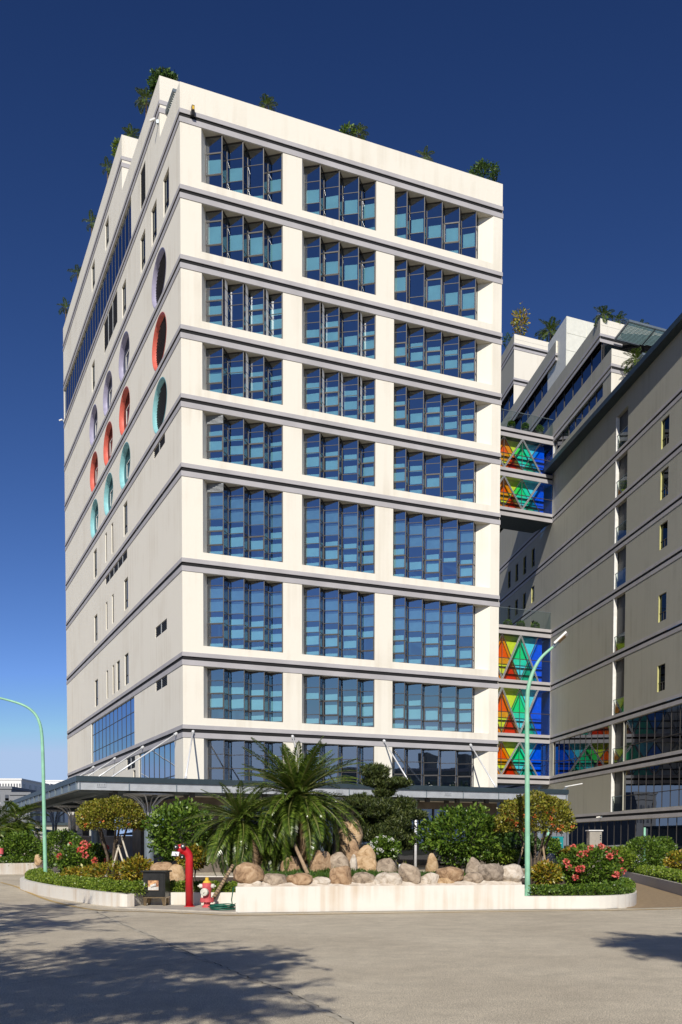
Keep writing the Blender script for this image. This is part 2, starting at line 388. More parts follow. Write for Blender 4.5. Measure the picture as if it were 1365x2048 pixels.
wall(mb, tl, 0, TL, 4.0, ROOF3, slots + [(*v, .1) for v in vents] + [(*c[:4], .12) for c in curtains], voids, [(s, z, RA, RB) for s, z, c in PORT])
mb.build('side_wall', M['cream'], tower)
mb = MB(); wall(mb, tl, 0, TL, 0, 4.0, lowdoors); mb.build('base_wall', M['base_dark'], tower)
for (a, b, z0, z1, d) in slots:                     # slit windows: dark light with one sash bar
    w = MB().quad(tl(a, z0, .10), tl(b, z0, .10), tl(b, z1, .10), tl(a, z1, .10)).build('slit_window', M['porthole'], tower); MB().quad(tl(a, z0, .109), tl(b, z0, .109), tl(b, z1, .109), tl(a, z1, .109)).build('room', M['black'], w)
    f = MB(); f.box(tl(a, z0, .07), D2 * .05, D1 * .03, Z * (z1 - z0)); f.box(tl(b - .05, z0, .07), D2 * .05, D1 * .03, Z * (z1 - z0)); f.box(tl(a + .05, z0 + (z1 - z0) * .3, .07), D2 * (b - a - .1), D1 * .03, Z * .05)
    f.build('sash_frame', M['frame'], w)
for (a, b, z0, z1) in vents:
    w = MB().quad(tl(a, z0, .09), tl(b, z0, .09), tl(b, z1, .09), tl(a, z1, .09)).build('vent', M['black'], tower)
    f = MB(); n = max(3, int((z1 - z0) / .09))
    for k in range(n):
        z = z0 + (z1 - z0) * (k + .3) / n; f.bar(tl(a, z, .05), tl(b, z, .05), .05, .03)
    f.build('louvre', M['louver'], w)
    g = MB(); c = max(2, round((b - a) / 1.45)) if b - a > 1.5 else 1
    for k in range(1, c): u = a + (b - a) * k / c; g.box(tl(u - .03, z0, .0), D2 * .06, D1 * .05, Z * (z1 - z0))
    if g.v: g.build('mullion', M['fascia'], w)
for (a, b, z0, z1, n, fr) in curtains:
    cw = MB()
    for k in range(n + 1):
        s = a + (b - a) * k / n; cw.box(tl(min(max(s - .025, a), b - .05), z0, .06), D2 * .05, D1 * .03, Z * (z1 - z0))
    z = z1; zz = [z1]
    for h in fr: z -= (z1 - z0) * h; zz.append(z)
    for z in zz[1:-1]: cw.box(tl(a, z - .025, .065), D2 * (b - a), D1 * .02, Z * .05)
    cw = cw.build('curtain_wall', M['frame'], tower)
    for k in range(n):
        for q in range(len(fr)):
            p0, p1 = a + (b - a) * k / n + .03, a + (b - a) * (k + 1) / n - .03; t = random.uniform(-.006, .006)
            MB().quad(tl(p0, zz[q + 1] + .03, .08 + t), tl(p1, zz[q + 1] + .03, .08), tl(p1, zz[q] - .03, .08), tl(p0, zz[q] - .03, .08 + t)).build('pane', M['blue_glass'], cw)
    MB().quad(tl(a, z0, .8), tl(b, z0, .8), tl(b, z1, .8), tl(a, z1, .8)).build('curtain', M['interior'], cw)
mg = MB()
for d in lowdoors: mg.quad(tl(d[0], d[2], .28), tl(d[1], d[2], .28), tl(d[1], d[3], .28), tl(d[0], d[3], .28))
mg.build('side_entrance_glass', M['dark_glass'], tower)
for (s, z, c) in PORT:                              # round windows: deep coloured collar, dark light, white sash
    n = 40; mbp = MB(); vs = []; dp = .30
    for i in range(n):
        t = 2 * math.pi * i / n; cx, cy = math.cos(t), math.sin(t)
        vs += [tl(s + (RA + .05) * cx, z + (RB + .05) * cy, -.015), tl(s + (RA - .01) * cx, z + (RB - .01) * cy, -.02), tl(s + (RA - .1) * cx, z + (RB - .1) * cy, dp)]
    fs = []
    for i in range(n): j = (i + 1) % n; fs += [(3 * i, 3 * j, 3 * j + 1, 3 * i + 1), (3 * i + 1, 3 * j + 1, 3 * j + 2, 3 * i + 2)]
    mbp.add(vs, fs); ring = mbp.build('round_window', M[c], tower, smooth=True)
    disc = MB().poly([tl(s + (RA - .08) * math.cos(2 * math.pi * i / n), z + (RB - .08) * math.sin(2 * math.pi * i / n), dp - .03) for i in range(n)])
    big = s < 5
    if big:
        disc.build('louvre_disc', M['louver'], ring); lv = MB()
        for k in range(-8, 9):
            zz_ = k * .145; h = (RA - .1) * math.sqrt(max(0, 1 - (zz_ / (RB - .08)) ** 2))
            if h > .1: lv.bar(tl(s - h, z + zz_, dp - .08), tl(s + h, z + zz_, dp - .08), .06, .03)
        lv.build('louvre', M['frame'], ring)
    else:
        disc.build('pane', M['porthole'], ring); MB().poly([tl(s + (RA - .1) * math.cos(2 * math.pi * i / n), z + (RB - .1) * math.sin(2 * math.pi * i / n), dp + .25) for i in range(n)]).build('room', M['black'], ring); f = MB()
        for (a0, a1, b0, b1) in ((-.9, .6, -.62, -.57), (-.9, .6, .30, .35), (-.9, -.85, -.57, .30), (.55, .60, -.57, .30)):
            f.box(tl(s + a0, z + b0, dp - .07), D2 * (a1 - a0), D1 * .03, Z * (b1 - b0))
        f.build('sash_frame', M['white'], ring)
# ---- grey bands: two strips and the dark groove between, round front, left and right sides
def band(g, s0=0.):
    m1 = MB()
    for z0, z1 in ((g + GR, g + .31), (g - .36, g - GR)):
        p = .035; h = (z1 - z0) * Z
        if s0 == 0:
            m1.box(tf(-p, z0, -p), D1 * (TW + 2 * p), D2 * p, h); m1.box(tf(-p, z0, 0), D1 * p, D2 * TL, h); m1.box(tf(TW, z0, 0), D1 * p, D2 * TL, h)
        else:
            m1.box(tf(-p, z0, s0 - p), D1 * (TW + p), D2 * p, h); m1.box(tf(-p, z0, s0), D1 * p, D2 * (TL - s0), h)
    o = m1.build('band', M['grey_band'], tower)
    m2 = MB()
    if s0 == 0:
        m2.box(tf(.02, g - GR, .02), D1 * (TW - .04), D2 * .1, Z * 2 * GR); m2.box(tf(TW - .12, g - GR, .13), D1 * .1, D2 * (TL - .2), Z * 2 * GR)
        m2.box(tl(.125, g - GR, .02), D2 * (TL - .13), D1 * .1, Z * 2 * GR)
    else:
        m2.box(tf(.13, g - GR, s0 + .02), D1 * (TW - .2), D2 * .1, Z * 2 * GR); m2.box(tl(s0 + .02, g - GR, .02), D2 * (TL - s0), D1 * .1, Z * 2 * GR)
    m2.build('groove', M['groove'], o)
for g in GAPS: band(g)
band(42.03, STEP1); band(45.43, STEP2)
# ---- remaining sides, roofs, steps
mb = MB()
mb.quad(T(TW, 0, 0), T(TW, TL, 0), T(TW, TL, ROOF1), T(TW, 0, ROOF1))
mb.quad(T(0, TL, 0), T(TW, TL, 0), T(TW, TL, ROOF3), T(0, TL, ROOF3))
for s, z0, z1 in ((STEP1, ROOF1 - .9, ROOF2), (STEP2, ROOF2 - .9, ROOF3)):
    mb.quad(T(0, s, z0), T(TW, s, z0), T(TW, s, z1), T(0, s, z1))
    e = STEP2 if s == STEP1 else TL
    mb.quad(T(TW, s, ROOF1), T(TW, e, ROOF1), T(TW, e, z1), T(TW, s, z1))
mb.build('plain_walls', M['cream'], tower)
mb = MB()
mb.quad(T(0, 0, ROOF1 - .9), T(TW, 0, ROOF1 - .9), T(TW, STEP1, ROOF1 - .9), T(0, STEP1, ROOF1 - .9))
mb.quad(T(0, STEP1, ROOF2 - .9), T(TW, STEP1, ROOF2 - .9), T(TW, STEP2, ROOF2 - .9), T(0, STEP2, ROOF2 - .9))
mb.quad(T(0, STEP2, ROOF3 - .9), T(TW, STEP2, ROOF3 - .9), T(TW, TL, ROOF3 - .9), T(0, TL, ROOF3 - .9))
mb.build('roof', M['grey_band'], tower)
mb = MB()
for a, b, zr in ((0, STEP1, ROOF1), (STEP1, STEP2, ROOF2), (STEP2, TL, ROOF3)):       # parapets seen from inside, 0.25 thick with a coping
    mb.box(T(.004, a + .004, zr - .9), D1 * .25, D2 * (b - a - .01), Z * .896); mb.box(T(TW - .25, a + .004, zr - .9), D1 * .246, D2 * (b - a - .01), Z * .896)
    mb.box(T(.25, a + .004, zr - .9), D1 * (TW - .5), D2 * .25, Z * .896)
mb.build('parapet', M['cream'], tower)
# slatted sunshades that reach out from the two upper terraces
def sunshade(parent, org, along, out, L, D, n_bay, slat_name='sunshade'):
    """org: inner corner; along: direction of the length; out: direction of the reach"""
    f = MB(); a, o = np.array(along), np.array(out)
    f.box(org, a * L, o * .12, Z * .16); f.box(org + o * (D - .12), a * L, o * .12, Z * .16)
    for k in range(n_bay + 1): f.box(org + a * ((L - .1) * k / n_bay) + o * .12, a * .1, o * (D - .24), Z * .16)
    f = f.build(slat_name, M['steel'], parent)
    n = int((D - .3) / .17)
    for k in range(n): MB().box(org + o * (.2 + k * .17) + Z * .05, a * L, o * .07, Z * .05).build('slat', M['slat'], f)
sunshade(tower, T(.3, STEP1 - .02, 41.7), D1, -D2, 9, 1.75, 4)
# ================================================================== grey stepped building on the right
rb = thing('stepped_building', Rb(0, 0, 0), 'long grey building with stepped roof terraces in shade beside the tower', 'building')
def rf(s, z, d): return Rb(s, d, z)
RS0, RS1 = -40., 36.
EAVE = 35.55
BLK = [(13.8, 40.2), (11.35, 43.75), (.6, 47.3), (-12.6, 54.5)]      # where each terrace block ends, its parapet height
RG = GAPS[2:] + [3.75]
gvr = [(RS0, RS1, g - GR, g + GR) for g in RG]
slots = []
for z0, z1 in ((28.87, 30.8), (25.4, 27.34), (21.98, 23.7), (17.0, 18.86), (12.18, 14.0)): slots += [(22.98, 24.2, z0, z1, .13), (31.2, 32.4, z0, z1, .13)]
for z0, z1 in ((28.65, 30.4), (25.2, 26.75), (21.9, 23.4), (17.2, 18.8)):
    for s in (-5.9, -8.6, -11.3, -14.0): slots.append((s, s + .95, z0, z1, .13))
recess = []
SLOT = (15.0, 17.2)
for i in range(len(RG) - 1): recess.append((SLOT[0], SLOT[1], RG[i + 1] + .31, RG[i] - .36, .30))
recess.append((SLOT[0], SLOT[1], RG[0] + .31, 34.4, .30))
glassy = [(1.1, 14.4, 7.83, 10.88), (SLOT[1] + .05, RS1 - .5, 7.83, 10.88), (SLOT[1] + .05, RS1 - .5, 4.1, 7.1), (-14, -1, 7.83, 10.88), (-10, RS1 - .5, .2, 3.35)]
top_win = [(-20, 12.1, 37.3, 38.42)]
mb = MB(); mbt = MB()
wall(mb, rf, RS0, RS1, 0, EAVE, slots + recess + [(*g, .15) for g in glassy], gvr)
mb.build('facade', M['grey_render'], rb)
# stepped storeys above the eave, all in the facade plane
wall(mbt, rf, RS0, BLK[0][0], EAVE + .4, BLK[0][1], [(RS0, BLK[0][0], 38.745 - GR, 38.745 + GR, .1), (RS0 + .5, 12.1, 37.3, 38.42, .15)])
wall(mbt, rf, RS0, BLK[1][0], 42.0, BLK[1][1], [(RS0, BLK[1][0], 42.26 - GR, 42.26 + GR, .1)])
wall(mbt, rf, RS0, BLK[2][0], 45.7, BLK[2][1], [(RS0, BLK[2][0], 45.9 - GR, 45.9 + GR, .1)])
wall(mbt, rf, RS0, BLK[3][0], 49.5, BLK[3][1], [(RS0, BLK[3][0], 49.75 - GR, 49.75 + GR, .1), (RS0, BLK[3][0], 53.3 - GR, 53.3 + GR, .1)])
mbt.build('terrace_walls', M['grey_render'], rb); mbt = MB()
# street-facing ends of the blocks run parallel to the tower front
for (s, zr), z0 in zip(BLK, (EAVE + .4, 42.0, 45.7, 47.3)):
    p = rf(s, 0, 0); L = 34.
    mbt.quad(p + Z * z0, p + D1 * L + Z * z0, p + D1 * L + Z * zr, p + Z * zr)
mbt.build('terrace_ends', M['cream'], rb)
for i, g in enumerate((38.745, 42.26, 45.9, 49.75, 53.3)):
    bi = (0, 1, 2, 3, 3)[i]; s1 = BLK[bi][0]; m1 = MB()
    for z0, z1 in ((g + GR, g + .31), (g - .36, g - GR)):
        p = rf(s1, z0, -.05); m1.box(rf(RS0, z0, -.05), DR * (s1 - RS0), NIN * .05, Z * (z1 - z0))
        m1.box(rf(s1, z0, -.05), DR * .06, D1 * 34, Z * (z1 - z0))
    o = m1.build('band', M['grey_band'], rb)
    m2 = MB().quad(rf(RS0, g - GR, .095), rf(s1, g - GR, .095), rf(s1, g + GR, .095), rf(RS0, g + GR, .095))
    p = rf(s1, 0, 0) + DR * .07; m2.quad(p + Z * (g - GR), p + D1 * 34 + Z * (g - GR), p + D1 * 34 + Z * (g + GR), p + Z * (g + GR)); m2.build('groove', M['groove'], o)
# dark glass storeys between the terraces
def strip(s1, z0, z1, m, pitch, inset=.25, front=True):
    b = MB().box(rf(RS0, z0, inset - .04), DR * (s1 - RS0), NIN * .06, Z * .06).build('sill_rail', M['frame'], rb)
    for k in range(int((s1 + 22) / pitch)):
        s = s1 - .1 - k * pitch; MB().box(rf(s - .04, z0, inset - .05), DR * .06, NIN * .08, Z * (z1 - z0)).build('mullion', M['frame'], b)
    if front:
        p = rf(s1, 0, inset)
        for k in range(12): MB().box(p + D1 * (.1 + 2.2 * k) - DR * .06 + Z * z0, D1 * .07, DR * .08, Z * (z1 - z0)).build('mullion', M['frame'], b)
    s = s1
    while s > RS0 + pitch:
        MB().quad(rf(s - pitch, z0, inset), rf(s, z0, inset), rf(s, z1, inset), rf(s - pitch, z1, inset)).build('pane', m, b); s -= pitch
    if front:
        p = rf(s1, 0, inset); MB().quad(p + Z * z0, p + D1 * 30 + Z * z0, p + D1 * 30 + Z * z1, p + Z * z1).build('end_glass', m, b)
strip(BLK[1][0] - .1, BLK[0][1] - .2, 42.02, M['dark_glass'], 2.2)
strip(BLK[2][0] - .1, BLK[1][1] - .2, 45.72, M['dark_glass'], 2.2)
strip(BLK[3][0] - .1, BLK[2][1] - .2, 49.52, M['dark_glass'], 2.2)
strip(12.1, 37.3, 38.42, M['dark_glass'], 1.6, .14, False)
mb = MB()
for s, z in ((BLK[0][0], BLK[0][1] - .5), (BLK[1][0], BLK[1][1] - .5), (BLK[2][0], BLK[2][1] - .5), (BLK[3][0], BLK[3][1] - .5)):
    mb.quad(rf(RS0, z, 0.05), rf(s, z, 0.05), rf(s, z, 0) + D1 * 30, rf(RS0, z, 0) + D1 * 30)
mb.quad(rf(RS0, EAVE + .3, .4), rf(RS1, EAVE + .3, .4), rf(RS1, EAVE + .3, 30), rf(RS0, EAVE + .3, 30))
mb.build('roof', M['grey_band'], rb)
# deep eave slab
ev = MB(); ev.slab([rf(-5, 0, -.95), rf(RS1, 0, -.55), rf(RS1, 0, 2), rf(-5, 0, 2)], EAVE, EAVE + .4); ev.build('eave', M['steel_dark'], rb)
# bands of the facade
for i, g in enumerate(RG):
    m1 = MB()
    for z0, z1 in ((g + GR, g + .31), (g - .36, g - GR)): m1.box(rf(RS0, z0, -.035), DR * (RS1 - RS0), NIN * .035, Z * (z1 - z0))
    o = m1.build('band', M['grey_band'], rb)
    MB().box(rf(RS0, g - GR, .02), DR * (RS1 - RS0), NIN * .08, Z * 2 * GR).build('groove', M['groove'], o)
# windows with yellow jambs
for (a, b, z0, z1, d) in slots:
    w = MB().quad(rf(a, z0, d - .02), rf(b, z0, d - .02), rf(b, z1, d - .02), rf(a, z1, d - .02)).build('slit_window', M['porthole'], rb); MB().quad(rf(a, z0, d - .004), rf(b, z0, d - .004), rf(b, z1, d - .004), rf(a, z1, d - .004)).build('room', M['black'], w)
    f = MB(); f.box(rf(a, z0, -.01), DR * .03, NIN * .11, Z * (z1 - z0)); f.build('jamb', M['yellow'], w)
    f = MB(); f.box(rf(a + .03, z0 + (z1 - z0) * .32, d - .06), DR * (b - a - .03), NIN * .03, Z * .05); f.box(rf((a + b) / 2, z0, d - .06), DR * .05, NIN * .03, Z * (z1 - z0) * .32); f.build('sash_frame', M['frame'], w)
# glazed storeys
for (a, b, z0, z1) in glassy:
    n = max(1, round((b - a) / 1.35)); c = MB()
    for k in range(n + 1): c.box(rf(a + (b - a - .05) * k / n, z0, .09), DR * .035, NIN * .03, Z * (z1 - z0))
    zm = z0 + (z1 - z0) * .36; c.box(rf(a, zm, .08), DR * (b - a), NIN * .04, Z * .05)
    c = c.build('curtain_wall', M['frame'], rb)
    for k in range(n):
        p0, p1 = a + (b - a) * k / n, a + (b - a) * (k + 1) / n
        for y0, y1 in ((z0, zm), (zm, z1)): MB().quad(rf(p0, y0, .12), rf(p1, y0, .12), rf(p1, y1, .12), rf(p0, y1, .12)).build('pane', M['dark_glass'], c)
# open vertical slot with balconies
mb = MB(); mbw = MB(); mbg = MB()
for (a, b, z0, z1, d) in recess:
    mb.quad(rf(a, z0, d - .02), rf(b, z0, d - .02), rf(b, z1, d - .02), rf(a, z1, d - .02))
    mbw.box(rf(a - .04, z0, -.03), DR * .10, NIN * .25, Z * (z1 - z0))
    o = MB().quad(rf(a + .06, z0 + .02, .06), rf(b, z0 + .02, .06), rf(b, z0 + 1.15, .06), rf(a + .06, z0 + 1.15, .06)).build('balustrade', M['clear'], rb)
    MB().box(rf(a + .06, z0 + 1.15, .03), DR * (b - a - .06), NIN * .05, Z * .04).build('rail', M['steel'], o)
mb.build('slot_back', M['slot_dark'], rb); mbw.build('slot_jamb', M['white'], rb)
# hidden sides
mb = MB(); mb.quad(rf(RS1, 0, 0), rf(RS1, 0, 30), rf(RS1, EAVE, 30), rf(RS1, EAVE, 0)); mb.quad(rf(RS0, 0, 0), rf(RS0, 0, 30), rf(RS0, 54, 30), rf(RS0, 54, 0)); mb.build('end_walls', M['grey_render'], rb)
sunshade(rb, rf(BLK[1][0], 42.1, 1.2), D1, DR, 16, 2.9, 6)
sunshade(rb, rf(BLK[0][0], 38.55, 1.4), D1, DR, 7, 2.6, 3)
# ivory clad stair head
st = MB(); P = rf(2.9, 0, .15)
sh = MB().box(P + Z * 43.8, D1 * 9, -DR * 5, Z * 4.5).build('stair_head', M['panel'], rb)
for k in range(4):
    for j in range(3):
        MB().box(P + DR * .03 + D1 * (.02 + 2.2 * k) + Z * (43.9 + 1.48 * j), D1 * 2.14, -DR * .03, Z * 1.43).build('panel', M['panel'], sh)
mb = MB(); mb.box(rf(-40.05, 47.2, .3), DR * 27, NIN * 6, Z * 2.4); mb.build('core', M['black'], rb)
mb = MB(); mb.box(rf(-40.05, 36, .6), DR * 40, NIN * 6, Z * 11.2); mb.box(rf(-.05, 36, .6), DR * 10.8, NIN * 6, Z * 7.); mb.build('core', M['black'], rb)
mb = MB(); mb.box(rf(-40, .1, 1.7), DR * 75, NIN * .5, Z * 11.); mb.build('rooms', M['black'], rb)

# ================================================================== coloured glass bridges
def cglass(name, c, lit=1.): return glass(name, c, .05, .2, (.9, .95, 1))
CG = dict(orange=cglass('orange_glass', (.92, .30, .03)), yel=cglass('lime_glass', (.80, .90, .20)), green=cglass('green_glass', (.06, .85, .48)),
          cyan=cglass('cyan_glass', (.30, .85, .95)), blue=cglass('blue_glass', (.03, .30, .95)), red=cglass('red_glass', (.78, .15, .04)), tealg=cglass('teal_glass', (.05, .60, .45)))
M['bridge_in'] = mat('bridge_white_wall', (.78, .78, .78), .7)
U1, BV = 41.6, 25.7
def bf(u, z, d): return T(u, BV + d, z)
def bridge(label, levels, flip0):
    z_lo, z_hi = levels[-1], levels[0]
    b = thing('sky_bridge', bf(30, z_lo - .3, 0), label, 'bridge', 'glazed bridges between the buildings')
    U0 = TW + .06
    for i, g in enumerate(levels):                  # slab edges: two pale strips and a dark groove
        m1 = MB()
        for z0, z1 in ((g + GR, g + .36), (g - .42, g - GR)): m1.box(bf(U0, z0, -.1), D1 * (U1 - U0), D2 * .1, Z * (z1 - z0))
        sl = m1.build('slab_edge', M['grey_band'], b)
        MB().box(bf(U0, g - GR, 0), D1 * (U1 - U0), D2 * .05, Z * 2 * GR).build('groove', M['groove'], sl)
        MB().box(bf(U0, g - .4, .05), D1 * (U1 - U0), D2 * 3.2, Z * .74).build('slab', M['bridge_in'] if 0 < i < len(levels) - 1 else M['steel_dark'], b)  # outer slabs dark: deep underside shade put into the material
    for i in range(len(levels) - 1):
        z1, z0 = levels[i] - .42, levels[i + 1] + .36; zm = z0 + (z1 - z0) * .47
        flip = flip0 ^ (i % 2 == 1)
        nodes = [40.15 - 1.95 * k for k in range(10)]
        br = MB(); thin = MB()
        def node(k): return (nodes[k], z0 if (k % 2 == 0) ^ flip else z1)
        for k in range(len(nodes) - 1):
            (ua, za), (ub, zb_) = node(k), node(k + 1)
            for off in (-.055, .055): br.bar(bf(ua + off, za, -.06), bf(ub + off, zb_, -.06), .035, .06, D2)
            thin.bar(bf(ua, za, -.02), bf(ub, zb_, -.02), .17, .03, D2)
        br.build('brace', M['fascia'], b)
        for k in range(len(nodes) - 1):             # counter-lattice
            ua, ub = nodes[k], nodes[k + 1]; za = z1 if (k % 2 == 0) ^ flip else z0; zb_ = z0 if za == z1 else z1
            thin.bar(bf(ua, za, 0), bf(ub, zb_, 0), .07, .05, D2)
        thin.bar(bf(U0, zm, 0), bf(U1, zm, 0), .06, .06); thin.bar(bf(U1 - .05, z0, 0), bf(U1 - .05, z1, 0), .08, .08)
        for k in range(0, 9): thin.bar(bf(38.2 - k * 1.95, z0, .0), bf(38.2 - k * 1.95, z1, .0), .035, .035)
        thin.build('mullion', M['frame'], b)
        # triangles of coloured glass
        x = lambda k: 40.15 - .975 * k                # lattice columns from the right
        rightcap = U1 - .1
        def tri(pts, c):
            pts = [(min(p[0], rightcap), p[1]) for p in pts]
            MB().poly([bf(p[0], p[1], .02) for p in pts]).build('pane', CG[c], b)
        seqU = ['blue', 'cyan', 'green', 'yel', 'orange', 'yel', 'green', 'cyan', 'blue']; seqD = ['blue', 'tealg', 'cyan', 'red', 'yel', 'orange', 'cyan', 'green', 'blue']
        for k in range(0, 9):
            c0 = x(k)
            if k % 2 == 0:
                tri([(c0 - .975, zm), (c0 + .975, zm), (c0, z1)], seqU[k]); tri([(c0 - .975, zm), (c0 + .975, zm), (c0, z0)], seqD[k])
            else:
                tri([(c0 - .975, z1), (c0 + .975, z1), (c0, zm)], seqU[k]); tri([(c0 - .975, z0), (c0 + .975, z0), (c0, zm)], seqD[k])
        tri([(40.15, z1), (rightcap, z1), (rightcap, zm), (41.125, zm)], 'blue'); tri([(40.15, z0), (41.125, zm), (rightcap, zm), (rightcap, z0)], 'blue')
        # inner wall and handrails seen through the glass
        MB().box(bf(22, z0, .62), D1 * (U1 - 22.6), D2 * .1, Z * (z1 - z0)).build('inner_wall', M['bridge_in'], b)
        h = MB(); h.bar(bf(22, z0 + .55, .54), bf(U1 - .6, z0 + .55, .54), .08, .12); h.bar(bf(22, z0 + 1.2, .54), bf(U1 - .6, z0 + 1.2, .54), .08, .10)
        h.build('handrail', M['frame'], b)
        MB().box(bf(U1 - .06, z0 - .4, -.08), D1 * .16, D2 * .2, Z * (z1 - z0 + .8)).build('end_post', M['white'], b)
    # roof terrace with glass balustrade
    zt = levels[0] + .34
    n = 10; L = (U1 - U0) / n
    rl = MB().bar(bf(U0, zt + 1.62, .12), bf(U1, zt + 1.62, .12), .05, .04).build('rail', M['steel'], b)
    for k in range(n): MB().quad(bf(U0 + L * k + .03, zt, .12), bf(U0 + L * (k + 1) - .03, zt, .12), bf(U0 + L * (k + 1) - .03, zt + 1.6, .12), bf(U0 + L * k + .03, zt + 1.6, .12)).build('balustrade_pane', M['clear'], b)
    return b, zt
bridge_hi, ZT_HI = bridge('upper two storey bridge of coloured triangle glass hung high between buildings', [38.5, 34.974, 31.481], False)
bridge_lo, ZT_LO = bridge('lower three storey bridge of coloured triangle glass behind green lamp post', [20.97, 16.119, 11.262, 7.483], False)
# ================================================================== ground
def asphalt():
    m, n, l, b = nodes_of('worn_asphalt')
    tc = n.new('ShaderNodeTexCoord')
    def nz(s, d=6, r=.55):
        t = n.new('ShaderNodeTexNoise'); t.inputs['Scale'].default_value = s; t.inputs['Detail'].default_value = d; t.inputs['Roughness'].default_value = r; l.new(tc.outputs['Object'], t.inputs[0]); return t
    a, c, f = nz(.35), nz(2.2, 8, .65), nz(75, 2)
    vo = n.new('ShaderNodeTexVoronoi'); vo.inputs['Scale'].default_value = 60; l.new(tc.outputs['Object'], vo.inputs[0])
    r1 = n.new('ShaderNodeValToRGB'); l.new(a.outputs[0], r1.inputs[0]); e = r1.color_ramp.elements
    e[0].position = .3; e[1].position = .7; e[0].color = (.50, .435, .335, 1); e[1].color = (.62, .55, .43, 1)
    r2 = n.new('ShaderNodeMapRange'); r2.inputs[1].default_value = .3; r2.inputs[2].default_value = .75; r2.inputs[3].default_value = .84; r2.inputs[4].default_value = 1.12; l.new(c.outputs[0], r2.inputs[0])
    r3 = n.new('ShaderNodeMapRange'); r3.inputs[1].default_value = .05; r3.inputs[2].default_value = .6; r3.inputs[3].default_value = .62; r3.inputs[4].default_value = 1.15; l.new(vo.outputs['Distance'], r3.inputs[0])
    r4 = n.new('ShaderNodeMapRange'); r4.inputs[1].default_value = .35; r4.inputs[2].default_value = .65; r4.inputs[3].default_value = .62; r4.inputs[4].default_value = 1.32; l.new(f.outputs[0], r4.inputs[0])
    m1 = n.new('ShaderNodeMath'); m1.operation = 'MULTIPLY'; l.new(r2.outputs[0], m1.inputs[0]); l.new(r3.outputs[0], m1.inputs[1])
    m2 = n.new('ShaderNodeMath'); m2.operation = 'MULTIPLY'; l.new(m1.outputs[0], m2.inputs[0]); l.new(r4.outputs[0], m2.inputs[1])
    vm = n.new('ShaderNodeVectorMath'); vm.operation = 'SCALE'; l.new(r1.outputs[0], vm.inputs[0]); l.new(m2.outputs[0], vm.inputs['Scale'])
    l.new(vm.outputs[0], b.inputs['Base Color']); b.inputs['Roughness'].default_value = .85; b.inputs['Specular IOR Level'].default_value = .25
    bp = n.new('ShaderNodeBump'); bp.inputs['Strength'].default_value = .55; bp.inputs['Distance'].default_value = .012; l.new(m2.outputs[0], bp.inputs['Height']); l.new(bp.outputs[0], b.inputs['Normal'])
    return m
M['asphalt'] = asphalt()
M['paver'] = mat('brown_paving', (.34, .25, .15), .85, c2=(.25, .18, .11), scale=8, bump=.3)
M['line'] = mat('worn_yellow_line', (.62, .38, .07), .8, c2=(.34, .27, .16), scale=6)
M['crack'] = mat('dark_crack', (.035, .03, .027), .95)
M['patch'] = mat('pale_joint_repair', (.50, .45, .36), .9, var=.25, scale=9, bump=.3)
M['pad'] = mat('concrete_pad', (.50, .46, .40), .85, c2=(.36, .32, .27), scale=3, bump=.2)
M['curb'] = plaster('white_painted_masonry', (.70, .67, .61), (.50, .36, .23), .7, 1.9)
M['curb_grey'] = mat('speckled_kerb_stone', (.55, .52, .47), .8, c2=(.36, .34, .31), scale=60)
M['soil'] = mat('garden_soil', (.10, .065, .04), .95, c2=(.045, .03, .02), scale=8, bump=.6, bscale=25)
M['tile_far'] = mat('grey_yard_wall', (.30, .27, .25), .8)
M['verge'] = mat('dull_green_ground', (.11, .12, .06), .95, c2=(.16, .14, .10), scale=.05)
structure('ground', MB().quad((-2500, -1500, -.02), (2500, -1500, -.02), (2500, 4000, -.02), (-2500, 4000, -.02)), M['verge'])
structure('road', MB().quad((-70, -24, 0), (60, -24, 0), (60, 74, 0), (-70, 74, 0)), M['asphalt'])
structure('rear_yard', MB().quad((-70, 74, -.01), (60, 74, -.01), (60, 190, -.01), (-70, 190, -.01)), M['asphalt'])
def ribbon(mb, pts, w, z, jit=0.):
    pts = [np.array([p[0], p[1], 0.]) for p in pts]; L, Rr = [], []
    for i, p in enumerate(pts):
        d = pts[min(i + 1, len(pts) - 1)] - pts[max(i - 1, 0)]; d /= np.linalg.norm(d); nn = np.array([-d[1], d[0], 0]); ww = w * (1 + random.uniform(-jit, jit))
        L.append(p + nn * ww / 2 + Z * z); Rr.append(p - nn * ww / 2 + Z * z)
    for i in range(len(pts) - 1): mb.quad(Rr[i], Rr[i + 1], L[i + 1], L[i])
    return mb
def fine(pts, n=8, jit=0.):                      # Catmull-Rom through points, optional wander
    P = [np.array([p[0], p[1], 0.]) for p in pts]; P = [2 * P[0] - P[1]] + P + [2 * P[-1] - P[-2]]; out = []
    for i in range(1, len(P) - 2):
        for k in range(n):
            t = k / n; a, b, c, d = P[i - 1], P[i], P[i + 1], P[i + 2]
            out.append(.5 * (2 * b + (c - a) * t + (2 * a - 5 * b + 4 * c - d) * t * t + (3 * b - a - 3 * c + d) * t ** 3) + np.array([random.uniform(-jit, jit), random.uniform(-jit, jit), 0]))
    return out + [P[-2]]
